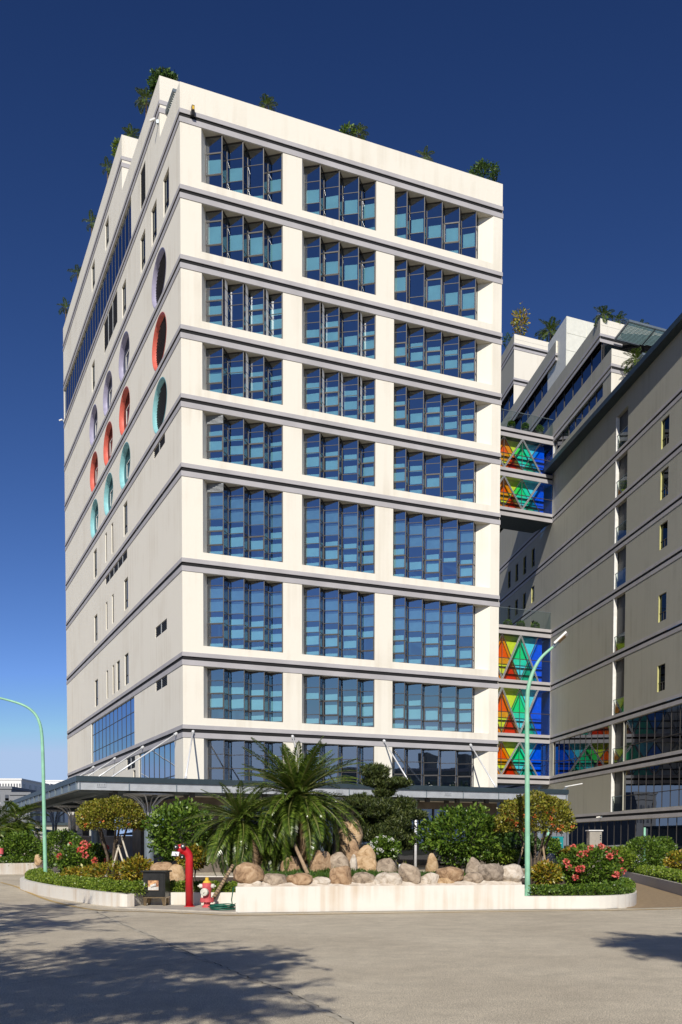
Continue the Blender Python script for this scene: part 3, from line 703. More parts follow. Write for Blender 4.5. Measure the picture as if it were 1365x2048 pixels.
# driveway of brown paving between island and right planter
structure('brick_drive', MB().poly([np.array([*p[:2], .004]) for p in (atz(1253, 1817), atz(1365, 1814), (14, 25.2, 0), (30, 25.5, 0), (30, 32, 0), (12.5, 40, 0), (13.5, 47, 0), (17, 58, 0), (9.3, 58, 0), (9.6, 38, 0), (8.9, 31, 0), (8.1, 27.5, 0))]), M['paver'])
structure('yellow_line', ribbon(MB(), fine(ground([(2, 1765), (34, 1774), (51, 1782), (102, 1802), (190, 1820), (300, 1824), (400, 1828.5), (480, 1831), (700, 1828), (1048, 1823), (1250, 1820.5), (1400, 1817)])), .10, .008, .12), M['line'])
structure('road_patch', ribbon(MB(), fine(ground([(190, 1822), (225, 1840), (300, 1872), (375, 1905), (440, 1931), (490, 1953), (560, 1979), (640, 2016), (760, 2075)]), 10, .02), .12, .004, .6), M['patch'])
structure('road_crack', ribbon(MB(), fine(ground([(190, 1822), (225, 1840), (300, 1872), (375, 1905), (440, 1931), (490, 1953), (560, 1979), (640, 2016), (760, 2075)]), 14, .02), .009, .009, .95), M['crack'])
structure('road_crack', ribbon(MB(), fine(ground([(0, 1972), (110, 1958), (230, 1945), (330, 1930), (420, 1924)]), 12, .02), .009, .008, .8), M['crack'])
structure('wall_foot_joint', ribbon(MB(), [(-2.43, 22.47), (4.46, 23.86), (6.2, 24.1), (6.9, 24.42)], .05, .006, .3), M['crack'])
structure('pavement_pad', MB().slab([(-5.6, 24.0), (-4.3, 23.35), (-2.38, 22.42), (-2.38, 25.0), (-5.0, 25.0)], .0, .03), M['pad'])

# ================================================================== garden island
isl = thing('garden_island', (0, 28, 0), 'white kerbed garden island of planted beds in front of the tower', 'planter')
left_path = fine([(-11.3, 38.6), (-11.77, 36.88), (-11.1, 34), (-9.95, 31.43), (-8.65, 29), (-7.24, 26.75), (-6.2, 25.2), (-5.25, 24.13)], 4)
right_path = fine([(4.46, 23.89), (5.6, 24.02), (6.35, 24.15), (7.0, 24.55), (7.5, 25.2), (8.0, 26.6), (8.5, 28.6), (9.1, 31.4), (9.6, 35), (9.6, 38.6)], 4)
def curb(path, h, th, name, par, m, inner):
    mb = MB(); n = len(path); P = [np.array([p[0], p[1], 0]) for p in path]; I = []
    for i in range(n):
        d = P[min(i + 1, n - 1)] - P[max(i - 1, 0)]; d /= np.linalg.norm(d); I.append(P[i] + inner * th * np.array([-d[1], d[0], 0]))
    for i in range(n - 1):
        a, b, c, e = P[i], P[i + 1], I[i + 1], I[i]
        mb.quad(a, b, b + Z * h, a + Z * h); mb.quad(e + Z * h, a + Z * h, b + Z * h, c + Z * h); mb.quad(c, e, e + Z * h, c + Z * h)
    for a, e in ((P[0], I[0]), (P[-1], I[-1])): mb.quad(a, e, e + Z * h, a + Z * h)
    return mb.build(name, m, par)
curb(left_path, .34, .2, 'kerb', isl, M['curb'], 1)
curb([(-5.25, 24.13), (-4.99, 24.98)], .34, .2, 'kerb', isl, M['curb'], 1)
curb([(-4.99, 24.98), (-2.41, 25.0)], .34, .2, 'kerb', isl, M['curb'], 1)
curb(right_path, .32, .2, 'kerb', isl, M['curb'], 1)
curb([(9.6, 38.6), (-11.3, 38.6)], .3, .2, 'kerb', isl, M['curb'], 1)
MB().slab([(-2.42, 25.0), (-2.41, 22.5), (4.46, 23.89), (4.46, 27.6), (-2.42, 27.4)], 0, .60).build('raised_wall', M['curb'], isl)
ol = [np.array([p[0], p[1], 0]) for p in left_path] + [np.array(p + (0,)) for p in ((-4.99, 25.1), (-2.45, 25.1), (-2.45, 27.3), (4.4, 27.5), (4.46, 24.0))] + [np.array([p[0], p[1], 0]) for p in right_path]
cen = np.array([-.5, 33, 0]); MB().poly([p + (cen - p) / np.linalg.norm(cen - p) * .1 + Z * .26 for p in ol]).build('soil', M['soil'], isl)
# ---- the bank of earth behind the rock wall: bumpy mound
def bank_z(x, y, e=1.): return .56 + .13 * e + .38 * math.exp(-((x + .1) / 1.1) ** 2 - ((y - 26.4) / .9) ** 2) + .03 * noise.noise((x * 2, y * 2, 0))
mb = MB(); nx, ny = 40, 24; idx = {}
for j in range(ny):
    for i in range(nx):
        x = -2.3 + 6.6 * i / (nx - 1); y = 22.95 + (x + 2.4) * .2 + 5.6 * j / (ny - 1)
        e = math.sin(math.pi * i / (nx - 1)) ** .35 * min(1, j / 3)
        z = bank_z(x, y, e)
        idx[i, j] = len(mb.v); mb.v.append((x, y, z))
for j in range(ny - 1):
    for i in range(nx - 1): mb.f.append((idx[i, j], idx[i + 1, j], idx[i + 1, j + 1], idx[i, j + 1]))
mb.build('earth_bank', M['soil'], isl, smooth=True)
# right-hand planter with kerb
rp = thing('roadside_planter', (14, 38, 0), 'grey kerbed planting bed along the brown driveway', 'planter')
rk = [(30, 24.5), (10.3, 29.2)] ; rk = [tuple(atz(1500, 1829)[:2]), tuple(atz(1365, 1792)[:2]), tuple(atz(1300, 1773)[:2]), tuple(atz(1238, 1755)[:2]), (14.5, 52)]
curb(fine(rk, 3), .36, .16, 'kerb', rp, M['curb_grey'], -1)
MB().poly([(p[0] + .1, p[1], .27) for p in rk] + [(18, 56, .27), (22, 56, .27), (19, 28, .27)]).build('soil', M['soil'], rp)
# left-hand back planter
lp = thing('back_planter', (-18, 50, 0), 'low white walled planting bed beyond the left lane', 'planter')
curb([(-40, 43.5), (-16.9, 48.65), (-15.3, 50.2)], .55, .2, 'kerb', lp, M['curb'], 1); curb([(-15.3, 50.2), (-14.9, 56)], .95, .2, 'kerb', lp, M['curb'], 1)
MB().poly([(-40, 43.7, .42), (-16.9, 48.8, .42), (-15.2, 50.4, .42), (-15.1, 58, .42), (-40, 56, .42)]).build('soil', M['soil'], lp)

# ================================================================== entrance canopy
cn = thing('entrance_canopy', T(-2.3, -2.3, 0), 'wide grey steel canopy with silver fascia wrapping the tower base', 'canopy')
CU0, CU1, CV0, CV1, CZ = -6.1, 21.75, -3.9, 33., 4.72
mb = MB(); mb.box(T(CU0, CV0, CZ - .28), D1 * (CU1 - CU0), D2 * (3.9 - .06), Z * .26); mb.box(T(CU0, -.06, CZ - .28), D1 * (6.1 - .06), D2 * CV1, Z * .26); mb.build('deck', M['steel_dark'], cn)
mb = MB(); mb.box(T(CU0 + .08, CV0 + .08, CZ - .66), D1 * (CU1 - CU0 - .1), D2 * .12, Z * .375); mb.build('front_fascia', M['fascia'], cn)
mb = MB(); mb.box(T(CU0 + .08, CV0 + .2, CZ - .66), D1 * .12, D2 * (CV1 - CV0 - .3), Z * .375); mb.box(T(CU0 - .02, CV0 - .0, CZ - .68), D1 * .2, D2 * (CV1 - CV0), Z * .04); mb.build('side_fascia', M['steel'], cn)
n = 13
for k in range(n): MB().box(T(CU0 + .15 + (CU1 - CU0 - .3) * k / (n - 1), CV0 + .03, CZ - .66), D1 * .03, D2 * .05, Z * .37).build('stiffener', M['steel'], cn)
for k in range(16): MB().box(T(CU0 - .0, CV0 + .2 + (CV1 - CV0 - .4) * k / 15, CZ - .64), D1 * .08, D2 * .03, Z * .35).build('stiffener', M['steel'], cn)
for k, u in enumerate(np.arange(CU0 + 1.2, CU1, 1.55)):
    MB().box(T(u, CV0 + .2, CZ - .62), D1 * .12, D2 * (3.55), Z * .33).build('beam', M['steel'], cn)
for k, v in enumerate(np.arange(.3, CV1, 1.55)):
    MB().box(T(CU0 + .2, v, CZ - .62), D1 * 5.6, D2 * .12, Z * .33).build('beam', M['steel'], cn)
for v in (CV0 + 1.3, CV0 + 2.6): MB().box(T(CU0 + .3, v, CZ - .72), D1 * (CU1 - CU0 - .5), D2 * .14, Z * .12).build('purlin', M['steel'], cn)
for u in (CU0 + 1.6, CU0 + 3.2): MB().box(T(u, .3, CZ - .72), D1 * .14, D2 * (CV1 - 1), Z * .12).build('purlin', M['steel'], cn)
for u in np.arange(CU0 + 2, CU1 - 1, 1.9):
    for v in (-2.9, -1.7): MB().cbox(T(u, v, CZ - .86), D1 * .22, D2 * .22, .25).build('downlight', M['louver'], cn)
def strut(a, e):
    o = MB().tube([a, e], .04, 10).build('strut', M['steel_white'], cn, smooth=True)
    d = np.array(e) - np.array(a); d /= np.linalg.norm(d)
    MB().tube([np.array(a) - d * .06, np.array(a) + d * .12], .08, 10).build('anchor', M['steel_white'], o); MB().tube([np.array(e) - d * .18, np.array(e) + d * .02], .075, 10).build('anchor', M['steel_white'], o)
for u0, u1, v1 in ((.52, -.75, -3.3), (6.13, 5.6, -3.3), (11.73, 11.79, -3.3), (17.47, 17.0, -3.9 + .3)): strut(T(u0, -.06, 7.42), T(u1, v1, CZ))
for s0 in (1.22, 9.44, 18.36, 27.0): strut(T(-.06, s0, 7.42), T(-4.0, s0 - .9, CZ))
def tree_column(u, v):
    c = thing_part = MB().lathe([(.24, 0), (.24, 2.25), (.27, 2.26), (.27, 2.36), (.20, 2.37)], T(u, v, 0), 20).build('column', M['steel'], cn, smooth=False)
    for k in range(8):
        a = 2 * math.pi * k / 8; dx = np.array([math.cos(a), math.sin(a), 0]); b = T(u, v, 2.3)
        MB().tube([b + dx * .14, b + dx * .16 + Z * .6, b + dx * .34 + Z * 1.15, b + dx * .75 + Z * 1.5, b + dx * 1.15 + Z * 1.66], .035, 6).build('curved_rib', M['fascia'], c, smooth=True)
    MB().lathe([(1.0, 0), (1.25, .0), (1.25, .07), (1.0, .07)], T(u, v, 3.92), 24).build('ring', M['fascia'], c)
for u, v in ((-2.35, -2.3), (-3.3, 7.5), (-3.3, 16), (-3.3, 25), (7., -2.2), (20.9, -2.2)): tree_column(u, v)
MB().tube([T(12.55, -2.4, 0), T(12.55, -2.4, 4.05)], .075, 12).build('post', M['steel_white'], cn, smooth=True)
for (px, py) in ((203, 1570), (680, 1583), (897, 1588)):          # punched vent plates on the fascia
    p = onplane(px, py, T(0, CV0 + .05, 0), D2); pl = MB().box(p - D1 * .22 - Z * .09, D1 * .44, D2 * .04, Z * .18).build('vent_plate', M['fascia'], cn)
    h = MB()
    for i in range(5):
        for j in range(2): h.box(p - D1 * (.18 - .08 * i) - D2 * .004 - Z * (.05 - .07 * j), D1 * .03, D2 * .003, Z * .025)
    h.build('holes', M['black'], pl)
fl = thing('floodlight', T(CU1 - .2, CV0 + .3, CZ), 'slim white floodlight arm on the canopy corner by the bridge', 'floodlight')
MB().bar(T(CU1 - .25, CV0 + .3, CZ - .05), T(CU1 + .1, CV0 + .2, CZ + .18), .05).build('arm', M['steel'], fl); MB().bar(T(CU1 - .1, CV0 + .25, CZ + .16), T(CU1 + 1.0, CV0 + .1, CZ + .36), .12, .05).build('head', M['white'], fl)
fl2 = thing('floodlight', T(CU0, CV1 - .5, CZ), 'small white floodlight at the far canopy tip by the lane', 'floodlight')
MB().bar(T(CU0 + .05, CV1 - .5, CZ - .03), T(CU0 - .5, CV1 - .4, CZ + .02), .06).build('arm', M['steel'], fl2); MB().bar(T(CU0 - .4, CV1 - .4, CZ + .0), T(CU0 - 1.1, CV1 - .3, CZ + .12), .18, .1).build('head', M['white'], fl2)
# ================================================================== plants: helpers
def leaves(pts, dirs, size, wid, rng=RNG, fold=.25):
    """one folded rhombus per leaf; returns vertex and face arrays"""
    n = len(pts); dirs = dirs / np.linalg.norm(dirs, axis=1, keepdims=True)
    r = rng.normal(size=(n, 3)); side = np.cross(dirs, r); side /= np.linalg.norm(side, axis=1, keepdims=True); nrm = np.cross(side, dirs)
    s = size[:, None]; w = (size * wid)[:, None]
    a = pts; c = pts + dirs * s - nrm * s * .12; m = pts + dirs * s * .5
    v = np.stack([a, m + side * w + nrm * w * fold, c, m - side * w + nrm * w * fold], 1).reshape(-1, 3)
    f = np.arange(4 * n).reshape(n, 4)
    return v, f
def leaf_mesh(name, v, f, m, parent):
    me = bpy.data.meshes.new(name); v = v - BASE[parent]
    me.vertices.add(len(v)); me.vertices.foreach_set('co', v.astype(np.float32).ravel())
    k = f.shape[1]; me.loops.add(f.size); me.loops.foreach_set('vertex_index', f.astype(np.int32).ravel())
    me.polygons.add(len(f)); me.polygons.foreach_set('loop_start', np.arange(0, f.size, k, dtype=np.int32)); me.update(calc_edges=True); me.validate()
    return link_mesh(name, me, m, parent)
def unit(n): d = RNG.normal(size=(n, 3)); return d / np.linalg.norm(d, axis=1, keepdims=True)
def crown_pts(c, r, n, lump=.22, freq=2.2, lo=.55, flat=None, seed=0):
    """points through the outer part of a lumpy ellipsoid (flat: cut level as a fraction of height below the centre)"""
    d = unit(int(n * 1.6))
    if flat is not None: d = d[d[:, 2] > -flat]
    d = d[:n]; h = np.array([noise.fractal(Vector((float(q[0]) * freq + seed, float(q[1]) * freq, float(q[2]) * freq)), 1., 2., 3) for q in d])
    k = (1 + lump * h * 1.4) * (lo + (1 - lo) * RNG.random(len(d)) ** .45)
    p = d * k[:, None] * np.array(r) + np.array(c)
    dr_ = d * np.array([1, 1, .8]) + unit(len(d)) * .9 + np.array([0, 0, .25])
    return p, dr_
L = {}
L['deep'] = leafmat('deep_green_leaf', [(.015, .036, .007), (.04, .09, .015), (.07, .14, .025), (.10, .18, .035)])
L['mid'] = leafmat('mid_green_leaf', [(.025, .06, .008), (.07, .14, .014), (.13, .22, .022), (.20, .29, .04)])
L['lime'] = leafmat('lime_hedge_leaf', [(.05, .10, .01), (.13, .21, .016), (.22, .31, .03), (.30, .36, .06)])
L['olive'] = leafmat('olive_topiary_leaf', [(.05, .06, .01), (.15, .16, .015), (.28, .29, .03), (.26, .19, .03), (.36, .38, .05)])
L['croton'] = leafmat('yellow_croton_leaf', [(.07, .11, .01), (.20, .22, .02), (.46, .38, .04), (.36, .18, .02), (.16, .20, .02)])
L['pine'] = leafmat('pine_needle', [(.015, .028, .008), (.045, .07, .015), (.085, .115, .025), (.15, .17, .045)], .5)
L['cycad'] = leafmat('cycad_leaflet', [(.025, .05, .008), (.06, .105, .014), (.11, .17, .02), (.19, .25, .04)], .28, .22)
L['cycad_dry'] = leafmat('dry_cycad_leaflet', [(.10, .06, .03), (.20, .12, .06), (.26, .18, .10)], .7)
L['grass'] = leafmat('grass_blade', [(.03, .07, .01), (.07, .14, .02), (.12, .20, .03)])
L['ygrass'] = leafmat('yellow_grass_blade', [(.14, .18, .02), (.28, .30, .05), (.38, .36, .10)])
L['flower'] = leafmat('coral_flower', [(.75, .10, .08), (.85, .18, .15), (.80, .28, .22)], .6)
L['wflower'] = leafmat('white_flower', [(.75, .75, .70), (.82, .82, .8)], .6)
L['rflower'] = leafmat('orange_red_flower', [(.60, .10, .04), (.75, .25, .06)], .6)
M['bark'] = mat('grey_brown_bark', (.16, .12, .085), .9, c2=(.07, .05, .035), scale=12, bump=.8, bscale=30)
M['stake'] = mat('weathered_stake', (.42, .30, .19), .85, c2=(.26, .18, .11), scale=9, stretch=(1, 1, .15))
M['stake_white'] = mat('pale_peeled_stake', (.62, .56, .46), .85, var=.25, scale=8)
def bush(name, label, cat, c, r, n, m, size=.07, wid=.32, lump=.2, flat=None, flowers=0, fm=None, stems=3, group=None, fsize=.055, lo=.5, z0=.25, freq=2.2):
    b = thing(name, (c[0], c[1], z0), label, cat, group)
    st = MB()
    for k in range(stems):
        a = 2 * math.pi * k / stems + .5; q = np.array([math.cos(a), math.sin(a), 0])
        st.tube([np.array([c[0], c[1], z0 - .05]) + q * .05, np.array([c[0], c[1], (z0 + c[2]) / 2]) + q * r[0] * .18, np.array(c) + q * r[0] * .4], [.03, .022, .01], 6)
    st.build('stem', M['bark'], b, smooth=True)
    p, d = crown_pts(c, r, n, lump, freq, lo, flat, seed=c[0] * 3.1)
    p[:, 2] = np.maximum(p[:, 2], z0 + .03)
    v, f = leaves(p, d, size * (.6 + .8 * RNG.random(len(p))), wid); leaf_mesh('foliage', v, f, m, b)
    for k in range(flowers):                        # flower heads: little balls of petals on the sunny side
        while True:
            q = unit(1)[0]
            if q[1] < .25 and q[2] > -.45: break
        h = np.array(c) + q * np.array(r) * (1.0 + .1 * random.random()); pp = unit(34)
        v, f = leaves(h + pp * fsize * .5, pp, np.full(34, fsize * .8), .5); leaf_mesh('flower_head', v, f, fm, b)
    return b
def hedge(name, label, path, w, z0, h, m, dens=900, size=.055, group=None, par=None):
    P = [np.array([p[0], p[1], 0.]) for p in path]; b = thing(name, (P[0][0], P[0][1], z0), label, 'hedge', group)
    pts, dirs = [], []
    for i in range(len(P) - 1):
        a, e = P[i], P[i + 1]; Ls = np.linalg.norm(e - a); d = (e - a) / Ls; nn = np.array([-d[1], d[0], 0]); n = int(dens * Ls)
        t = RNG.random(n); x = (RNG.random(n) - .5) * w; hh = RNG.random(n) ** .5
        wav = np.array([noise.noise(Vector((float(a[0] + d[0] * q * Ls) * 2.3, float(a[1] + d[1] * q * Ls) * 2.3, 3.))) for q in t])
        top = h * (1 + .22 * wav) * (1 - .35 * (np.abs(x) / (w / 2)) ** 3)
        pts.append(a + np.outer(t * Ls, d) + np.outer(x, nn) + np.outer(z0 + top * hh, Z)); dirs.append(unit(n) * .9 + np.outer(x * 2, nn) + np.array([0, -.15, .5]))
    p, d = np.concatenate(pts), np.concatenate(dirs); v, f = leaves(p, d, size * (.6 + .8 * RNG.random(len(p))), .34); leaf_mesh('foliage', v, f, m, b)
    st = MB()
    for i in range(len(P) - 1):
        n = max(1, int(np.linalg.norm(P[i + 1] - P[i]) / .35))
        for k in range(n): q = P[i] + (P[i + 1] - P[i]) * (k + .5) / n; st.tube([q + Z * (z0 - .05), q + Z * (z0 + h * .7)], [.012, .006], 5)
    st.build('stem', M['bark'], b); return b
# ---- cycads: every frond a part, drawn from a few shared meshes
def frond_mesh(L_, droop, wid, n, seed, lm, rm, lw=.0078):
    r = random.Random(seed); v, f, mi = [], [], []
    P = []; a = 0.; p = np.array([0., 0, 0])
    for i in range(n + 1):
        t = i / n; ang = -droop * t ** 1.4; P.append(p.copy()); p = p + np.array([math.cos(ang), 0, math.sin(ang)]) * L_ / n
    def addq(q):
        k = len(v); v.extend([tuple(x) for x in q]); f.append((k, k + 1, k + 2, k + 3))
    for i in range(n):
        w = .016 * (1 - i / n) + .003; a, b = P[i], P[i + 1]; y = np.array([0, w, 0]); z = np.array([0, 0, w])
        addq([a - y, b - y, b + z, a + z]); mi.append(1); addq([a + z, b + z, b + y, a + y]); mi.append(1); addq([a + y, b + y, b - y, a - y]); mi.append(1)
    for i in range(2, n):
        t = i / n; ln = wid * 1.12 * (math.sin(math.pi * min(1, t * .9 + .12)) ** .6) * (1 - .25 * t)
        T_ = P[i + 1] - P[i]; T_ /= np.linalg.norm(T_); up = np.array([-T_[2], 0, T_[0]])
        for h in (0, .5):
            q = P[i] * (1 - h) + P[i + 1] * h
            for sgn in (-1, 1):
                d = T_ * .55 + np.array([0, sgn, 0]) * .78 + up * (.34 - .3 * r.random()); d /= np.linalg.norm(d); l_ = ln * r.uniform(.88, 1.08)
                s = np.cross(d, up); s /= np.linalg.norm(s); w = lw
                e = q + d * l_ - np.array([0, 0, .10 * l_]); mdl = q + d * l_ * .5 + up * .012
                addq([q, mdl - s * w, e, mdl + s * w]); mi.append(0)
    me = bpy.data.meshes.new('frond'); me.from_pydata(v, [], f); me.materials.append(lm); me.materials.append(rm); me.polygons.foreach_set('material_index', mi); me.update(); return me
M['rachis'] = mat('frond_stalk', (.14, .15, .04), .5)
FR = [frond_mesh(1.0, dr_, .16, 30, k, L['cycad'], M['rachis']) for k, dr_ in enumerate((.35, .75, 1.15, 1.5))]
FRW = [frond_mesh(1.0, dr_, .34, 13, 20 + k, L['cycad'], M['rachis'], .022) for k, dr_ in enumerate((.5, 1.0, 1.4, 1.8))]
FRD = [frond_mesh(1.0, dr_, .15, 30, 9 + k, L['cycad_dry'], M['stake']) for k, dr_ in enumerate((1.2, 1.5))]
def cycad(label, c, trunk_base, n, Lf, seed, dry=0, elev=(-48, 82), name='cycad_palm', trunk_r=.17):
    r = random.Random(seed); b = thing(name, trunk_base, label, 'palm', 'cycad palms in the rock garden' if name == 'cycad_palm' else None)
    c = np.array(c, float); tb = np.array(trunk_base, float); t = MB(); N = 12; pts = []; rs = []
    for i in range(N + 1):
        q = i / N; pts.append(tb + (c - tb) * q - Z * .05); rs.append(trunk_r * (1.05 - .15 * q) * (1 + .10 * (i % 2)))
    t.tube(pts, rs, 12); t.build('trunk', M['bark'], b)
    def put(me, az, el, ln, roll):
        o = bpy.data.objects.new('frond', me); col.objects.link(o); o.parent = b
        d = Vector((math.cos(az) * math.cos(el), math.sin(az) * math.cos(el), math.sin(el)))
        o.rotation_mode = 'XYZ'; m3 = Matrix.Rotation(az, 3, 'Z') @ Matrix.Rotation(-el, 3, 'Y') @ Matrix.Rotation(roll, 3, 'X')
        o.rotation_euler = m3.to_euler(); o.scale = (ln, ln, ln); o.location = Vector([float(x) for x in (c - tb)]) + d * trunk_r * .6
    for k in range(n):
        q = (k + .5) / n; el = rad(elev[1] + (elev[0] - elev[1]) * q ** .72) + r.uniform(-.14, .14); az = k * 2.39996 + r.uniform(-.2, .2)
        FS = FR if name == 'cycad_palm' else FRW
        me = FS[min(3, int(q * 3.4 + r.random() * .8))] if q > .25 else FS[r.choice((0, 0, 1))]
        put(me, az, el, Lf * r.uniform(.82, 1.08) * (.82 if q < .15 else 1), r.uniform(-.3, .3))
    for k in range(dry): put(FRD[k % 2], r.uniform(0, 6.28) if k % 2 else r.uniform(-1.4, .4), rad(r.uniform(-70, -45)), Lf * r.uniform(.8, 1.05), r.uniform(-.4, .4))
    return b
# ---- rocks
def rockmat(name, a, b, c):
    m, n, l, bs = nodes_of(name); tc = n.new('ShaderNodeTexCoord')
    n1 = n.new('ShaderNodeTexNoise'); n1.inputs['Scale'].default_value = 4; n1.inputs['Detail'].default_value = 10; n1.inputs['Roughness'].default_value = .65; n1.inputs['Distortion'].default_value = 1.2; l.new(tc.outputs['Object'], n1.inputs[0])
    rp = n.new('ShaderNodeValToRGB'); l.new(n1.outputs[0], rp.inputs[0]); e = rp.color_ramp.elements; e.new(.5)
    for i, (p, q) in enumerate(((.32, a), (.5, b), (.7, c))): e[i].position = p; e[i].color = (*q, 1)
    l.new(rp.outputs[0], bs.inputs['Base Color']); bs.inputs['Roughness'].default_value = .9; bs.inputs['Specular IOR Level'].default_value = .2
    n2 = n.new('ShaderNodeTexNoise'); n2.inputs['Scale'].default_value = 22; n2.inputs['Detail'].default_value = 8; l.new(tc.outputs['Object'], n2.inputs[0])
    bp = n.new('ShaderNodeBump'); bp.inputs['Strength'].default_value = .7; bp.inputs['Distance'].default_value = .03; l.new(n2.outputs[0], bp.inputs['Height']); l.new(bp.outputs[0], bs.inputs['Normal']); return m
K = dict(brown=rockmat('brown_rock', (.12, .07, .04), (.36, .235, .14), (.52, .38, .25)), grey=rockmat('grey_rock', (.13, .10, .075), (.36, .285, .215), (.54, .45, .35)),
         tan=rockmat('tan_rock', (.22, .13, .06), (.48, .33, .19), (.60, .46, .31)), pale=rockmat('pale_rock', (.30, .23, .16), (.55, .48, .40), (.68, .62, .54)), dark=rockmat('dark_rock', (.08, .065, .05), (.27, .22, .175), (.44, .37, .30)))
M['mortar'] = mat('pale_mortar', (.66, .60, .52), .9, c2=(.46, .38, .30), scale=6, bump=.5)
import bmesh
def rock(label, px0, px1, py0, py1, Y, k, seed, thick=.8, sink=.06, angular=.22, group='boulders of the rock garden', lift=None):
    a, b_ = aty(px0, py1, Y), aty(px1, py0, Y); w, h = b_[0] - a[0], b_[2] - a[2] + sink
    c = np.array([(a[0] + b_[0]) / 2, Y + w * thick * .4, a[2] - sink])
    bm = bmesh.new(); bmesh.ops.create_icosphere(bm, subdivisions=4, radius=.5); rr = random.Random(seed); planes = [(Vector((rr.gauss(0, 1), rr.gauss(0, 1), rr.gauss(0, 1))).normalized(), rr.uniform(.7, .95)) for _ in range(4)]
    for v in bm.verts:
        p = v.co * 2; s = seed * 7.3
        q = Vector((p.x * 1.1 + s, p.y * 1.1, p.z * 1.1)); n1 = noise.fractal(q, 1, 2, 2); cell = noise.cell_vector(q * .9); r = noise.ridged_multi_fractal(q * 1.6, .8, 2, 3, 1, 2)
        f = 1 + angular * n1 + .03 * (r - 1)
        pe = 2.05 + (seed * 37 % 10) * .09; sup = (abs(p.x) ** pe + abs(p.y) ** pe + abs(p.z) ** pe) ** (-1 / pe)       # boxier than a ball
        w_ = Vector((p.x * sup * f, p.y * sup * f, p.z * sup * f))
        for pn, pd in planes:                     # knock flat faces off the block
            ex_ = w_.dot(pn) - pd
            if ex_ > 0: w_ -= pn * ex_ * .85
        v.co = w_ * .5
    zs = [v.co.z for v in bm.verts]; xs = [v.co.x for v in bm.verts]; ys = [v.co.y for v in bm.verts]
    for v in bm.verts:
        v.co = Vector(((v.co.x - min(xs)) / (max(xs) - min(xs)) * w - w / 2, ((v.co.y - min(ys)) / (max(ys) - min(ys)) - .5) * max(.2, w * thick), (v.co.z - min(zs)) / (max(zs) - min(zs)) * h))
    me = bpy.data.meshes.new('boulder'); bm.to_mesh(me); bm.free()
    return tag(link_mesh('boulder', me, K[k], None, c, True), label, 'rock', group)
# ================================================================== rock garden
def wallY(px):                                       # depth of the raised wall's front under a photo column
    k = (px - W_PX / 2) / F_PX; return (22.5 + 2.41 * .2029) / (1 - .2029 * k)
RK = [(465, 527, 1721, 1765, 'brown', 'large smooth brown boulder at the wall corner by the wooden prop', .9), (521, 572, 1745, 1772, 'grey', 'flat grey-brown stone right beside the large smooth corner boulder', .7),
      (572, 624, 1744, 1768, 'brown', 'flat orange-brown stone at the foot of the slanting prop', .7), (618, 662, 1752, 1772, 'pale', 'small pale flat stone left of the upright brown boulder', .7),
      (661, 704, 1728, 1772, 'brown', 'upright rounded brown boulder with a chipped foot on the white wall', .7), (704, 749, 1742, 1768, 'grey', 'grey egg shaped stone right of the chipped upright boulder', .7),
      (749, 804, 1743, 1769, 'pale', 'long pale stone left of the pointed grey boulder', .6), (799, 841, 1722, 1768, 'grey', 'pointed upright grey boulder on the white wall', .7),
      (840, 878, 1743, 1766, 'pale', 'small cream stone right of the pointed grey boulder', .7), (875, 929, 1731, 1760, 'brown', 'wide brown-grey boulder propped on small stones', .7),
      (927, 967, 1742, 1766, 'grey', 'low grey slab stone left of the dark layered boulder', .7), (960, 1010, 1724, 1763, 'dark', 'dark layered boulder with rough grain near the wall end', .7),
      (1000, 1049, 1725, 1763, 'pale', 'blocky whitish boulder at the wall end by the green lamp post', .8),
      (487, 522, 1756, 1776, 'pale', 'small rough stone below the large smooth corner boulder', .5), (872, 912, 1753, 1771, 'tan', 'small tan stone under the wide brown-grey boulder', .5), (742, 760, 1757, 1772, 'pale', 'tiny pale stone between the egg shaped and the long stone', .6)]
for i, (a, b, c, d, k, lab, th) in enumerate(RK): rock(lab, a - 2, b + 2, c + (d - c) * .08, d + 2, wallY((a + b) / 2) + .1, k, i + 1, th, .05, .2)
RK2 = [(932, 967, 1714, 1740, 25.0, 'grey', 'square grey rock standing in the grass behind the dark boulder'), (676, 727, 1632, 1700, 26.6, 'tan', 'tallest leaning tan boulder on top of the rock pile'),
       (712, 753, 1689, 1722, 25.9, 'tan', 'rounded golden boulder below the white flowering bush'), (692, 721, 1678, 1712, 26.0, 'brown', 'angular brown rock wedged under the tall leaning boulder'),
       (690, 760, 1712, 1746, 25.6, 'tan', 'broad tan rock at the foot of the golden boulder'), (752, 797, 1716, 1746, 25.4, 'grey', 'grey-brown block rock beside the yellow grass clump'),
       (655, 702, 1704, 1752, 25.5, 'grey', 'weathered grey rock slab behind the upright rounded boulder'), (618, 664, 1700, 1755, 25.4, 'brown', 'brown rock slab shaded by hanging dry fronds'),
       (560, 606, 1712, 1752, 25.6, 'brown', 'rusty rock half hidden behind the flat orange-brown stone'), (852, 878, 1706, 1732, 27.0, 'tan', 'small pinkish split rock standing behind the grass strip'),
       (700, 716, 1708, 1722, 25.5, 'pale', 'fist sized pale stone set between the golden and brown rocks'), (298, 350, 1724, 1752, 27.0, 'brown', 'dark brown rock behind the black stove'),
       (330, 372, 1728, 1770, 26.4, 'tan', 'ochre rock between the black stove and the red standpipe'), (1090, 1118, 1706, 1730, 29.5, 'pale', 'round white stone lying under the right topiary'), (1065, 1092, 1702, 1728, 29.3, 'pale', 'two toned white rock at the trunk of the right topiary'),
       (1114, 1132, 1715, 1732, 28.6, 'dark', 'small grey round rock beside the right flowering bush'), (68, 84, 1708, 1724, 49.8, 'tan', 'pale pink rock beside the left lamp post in the back bed')]
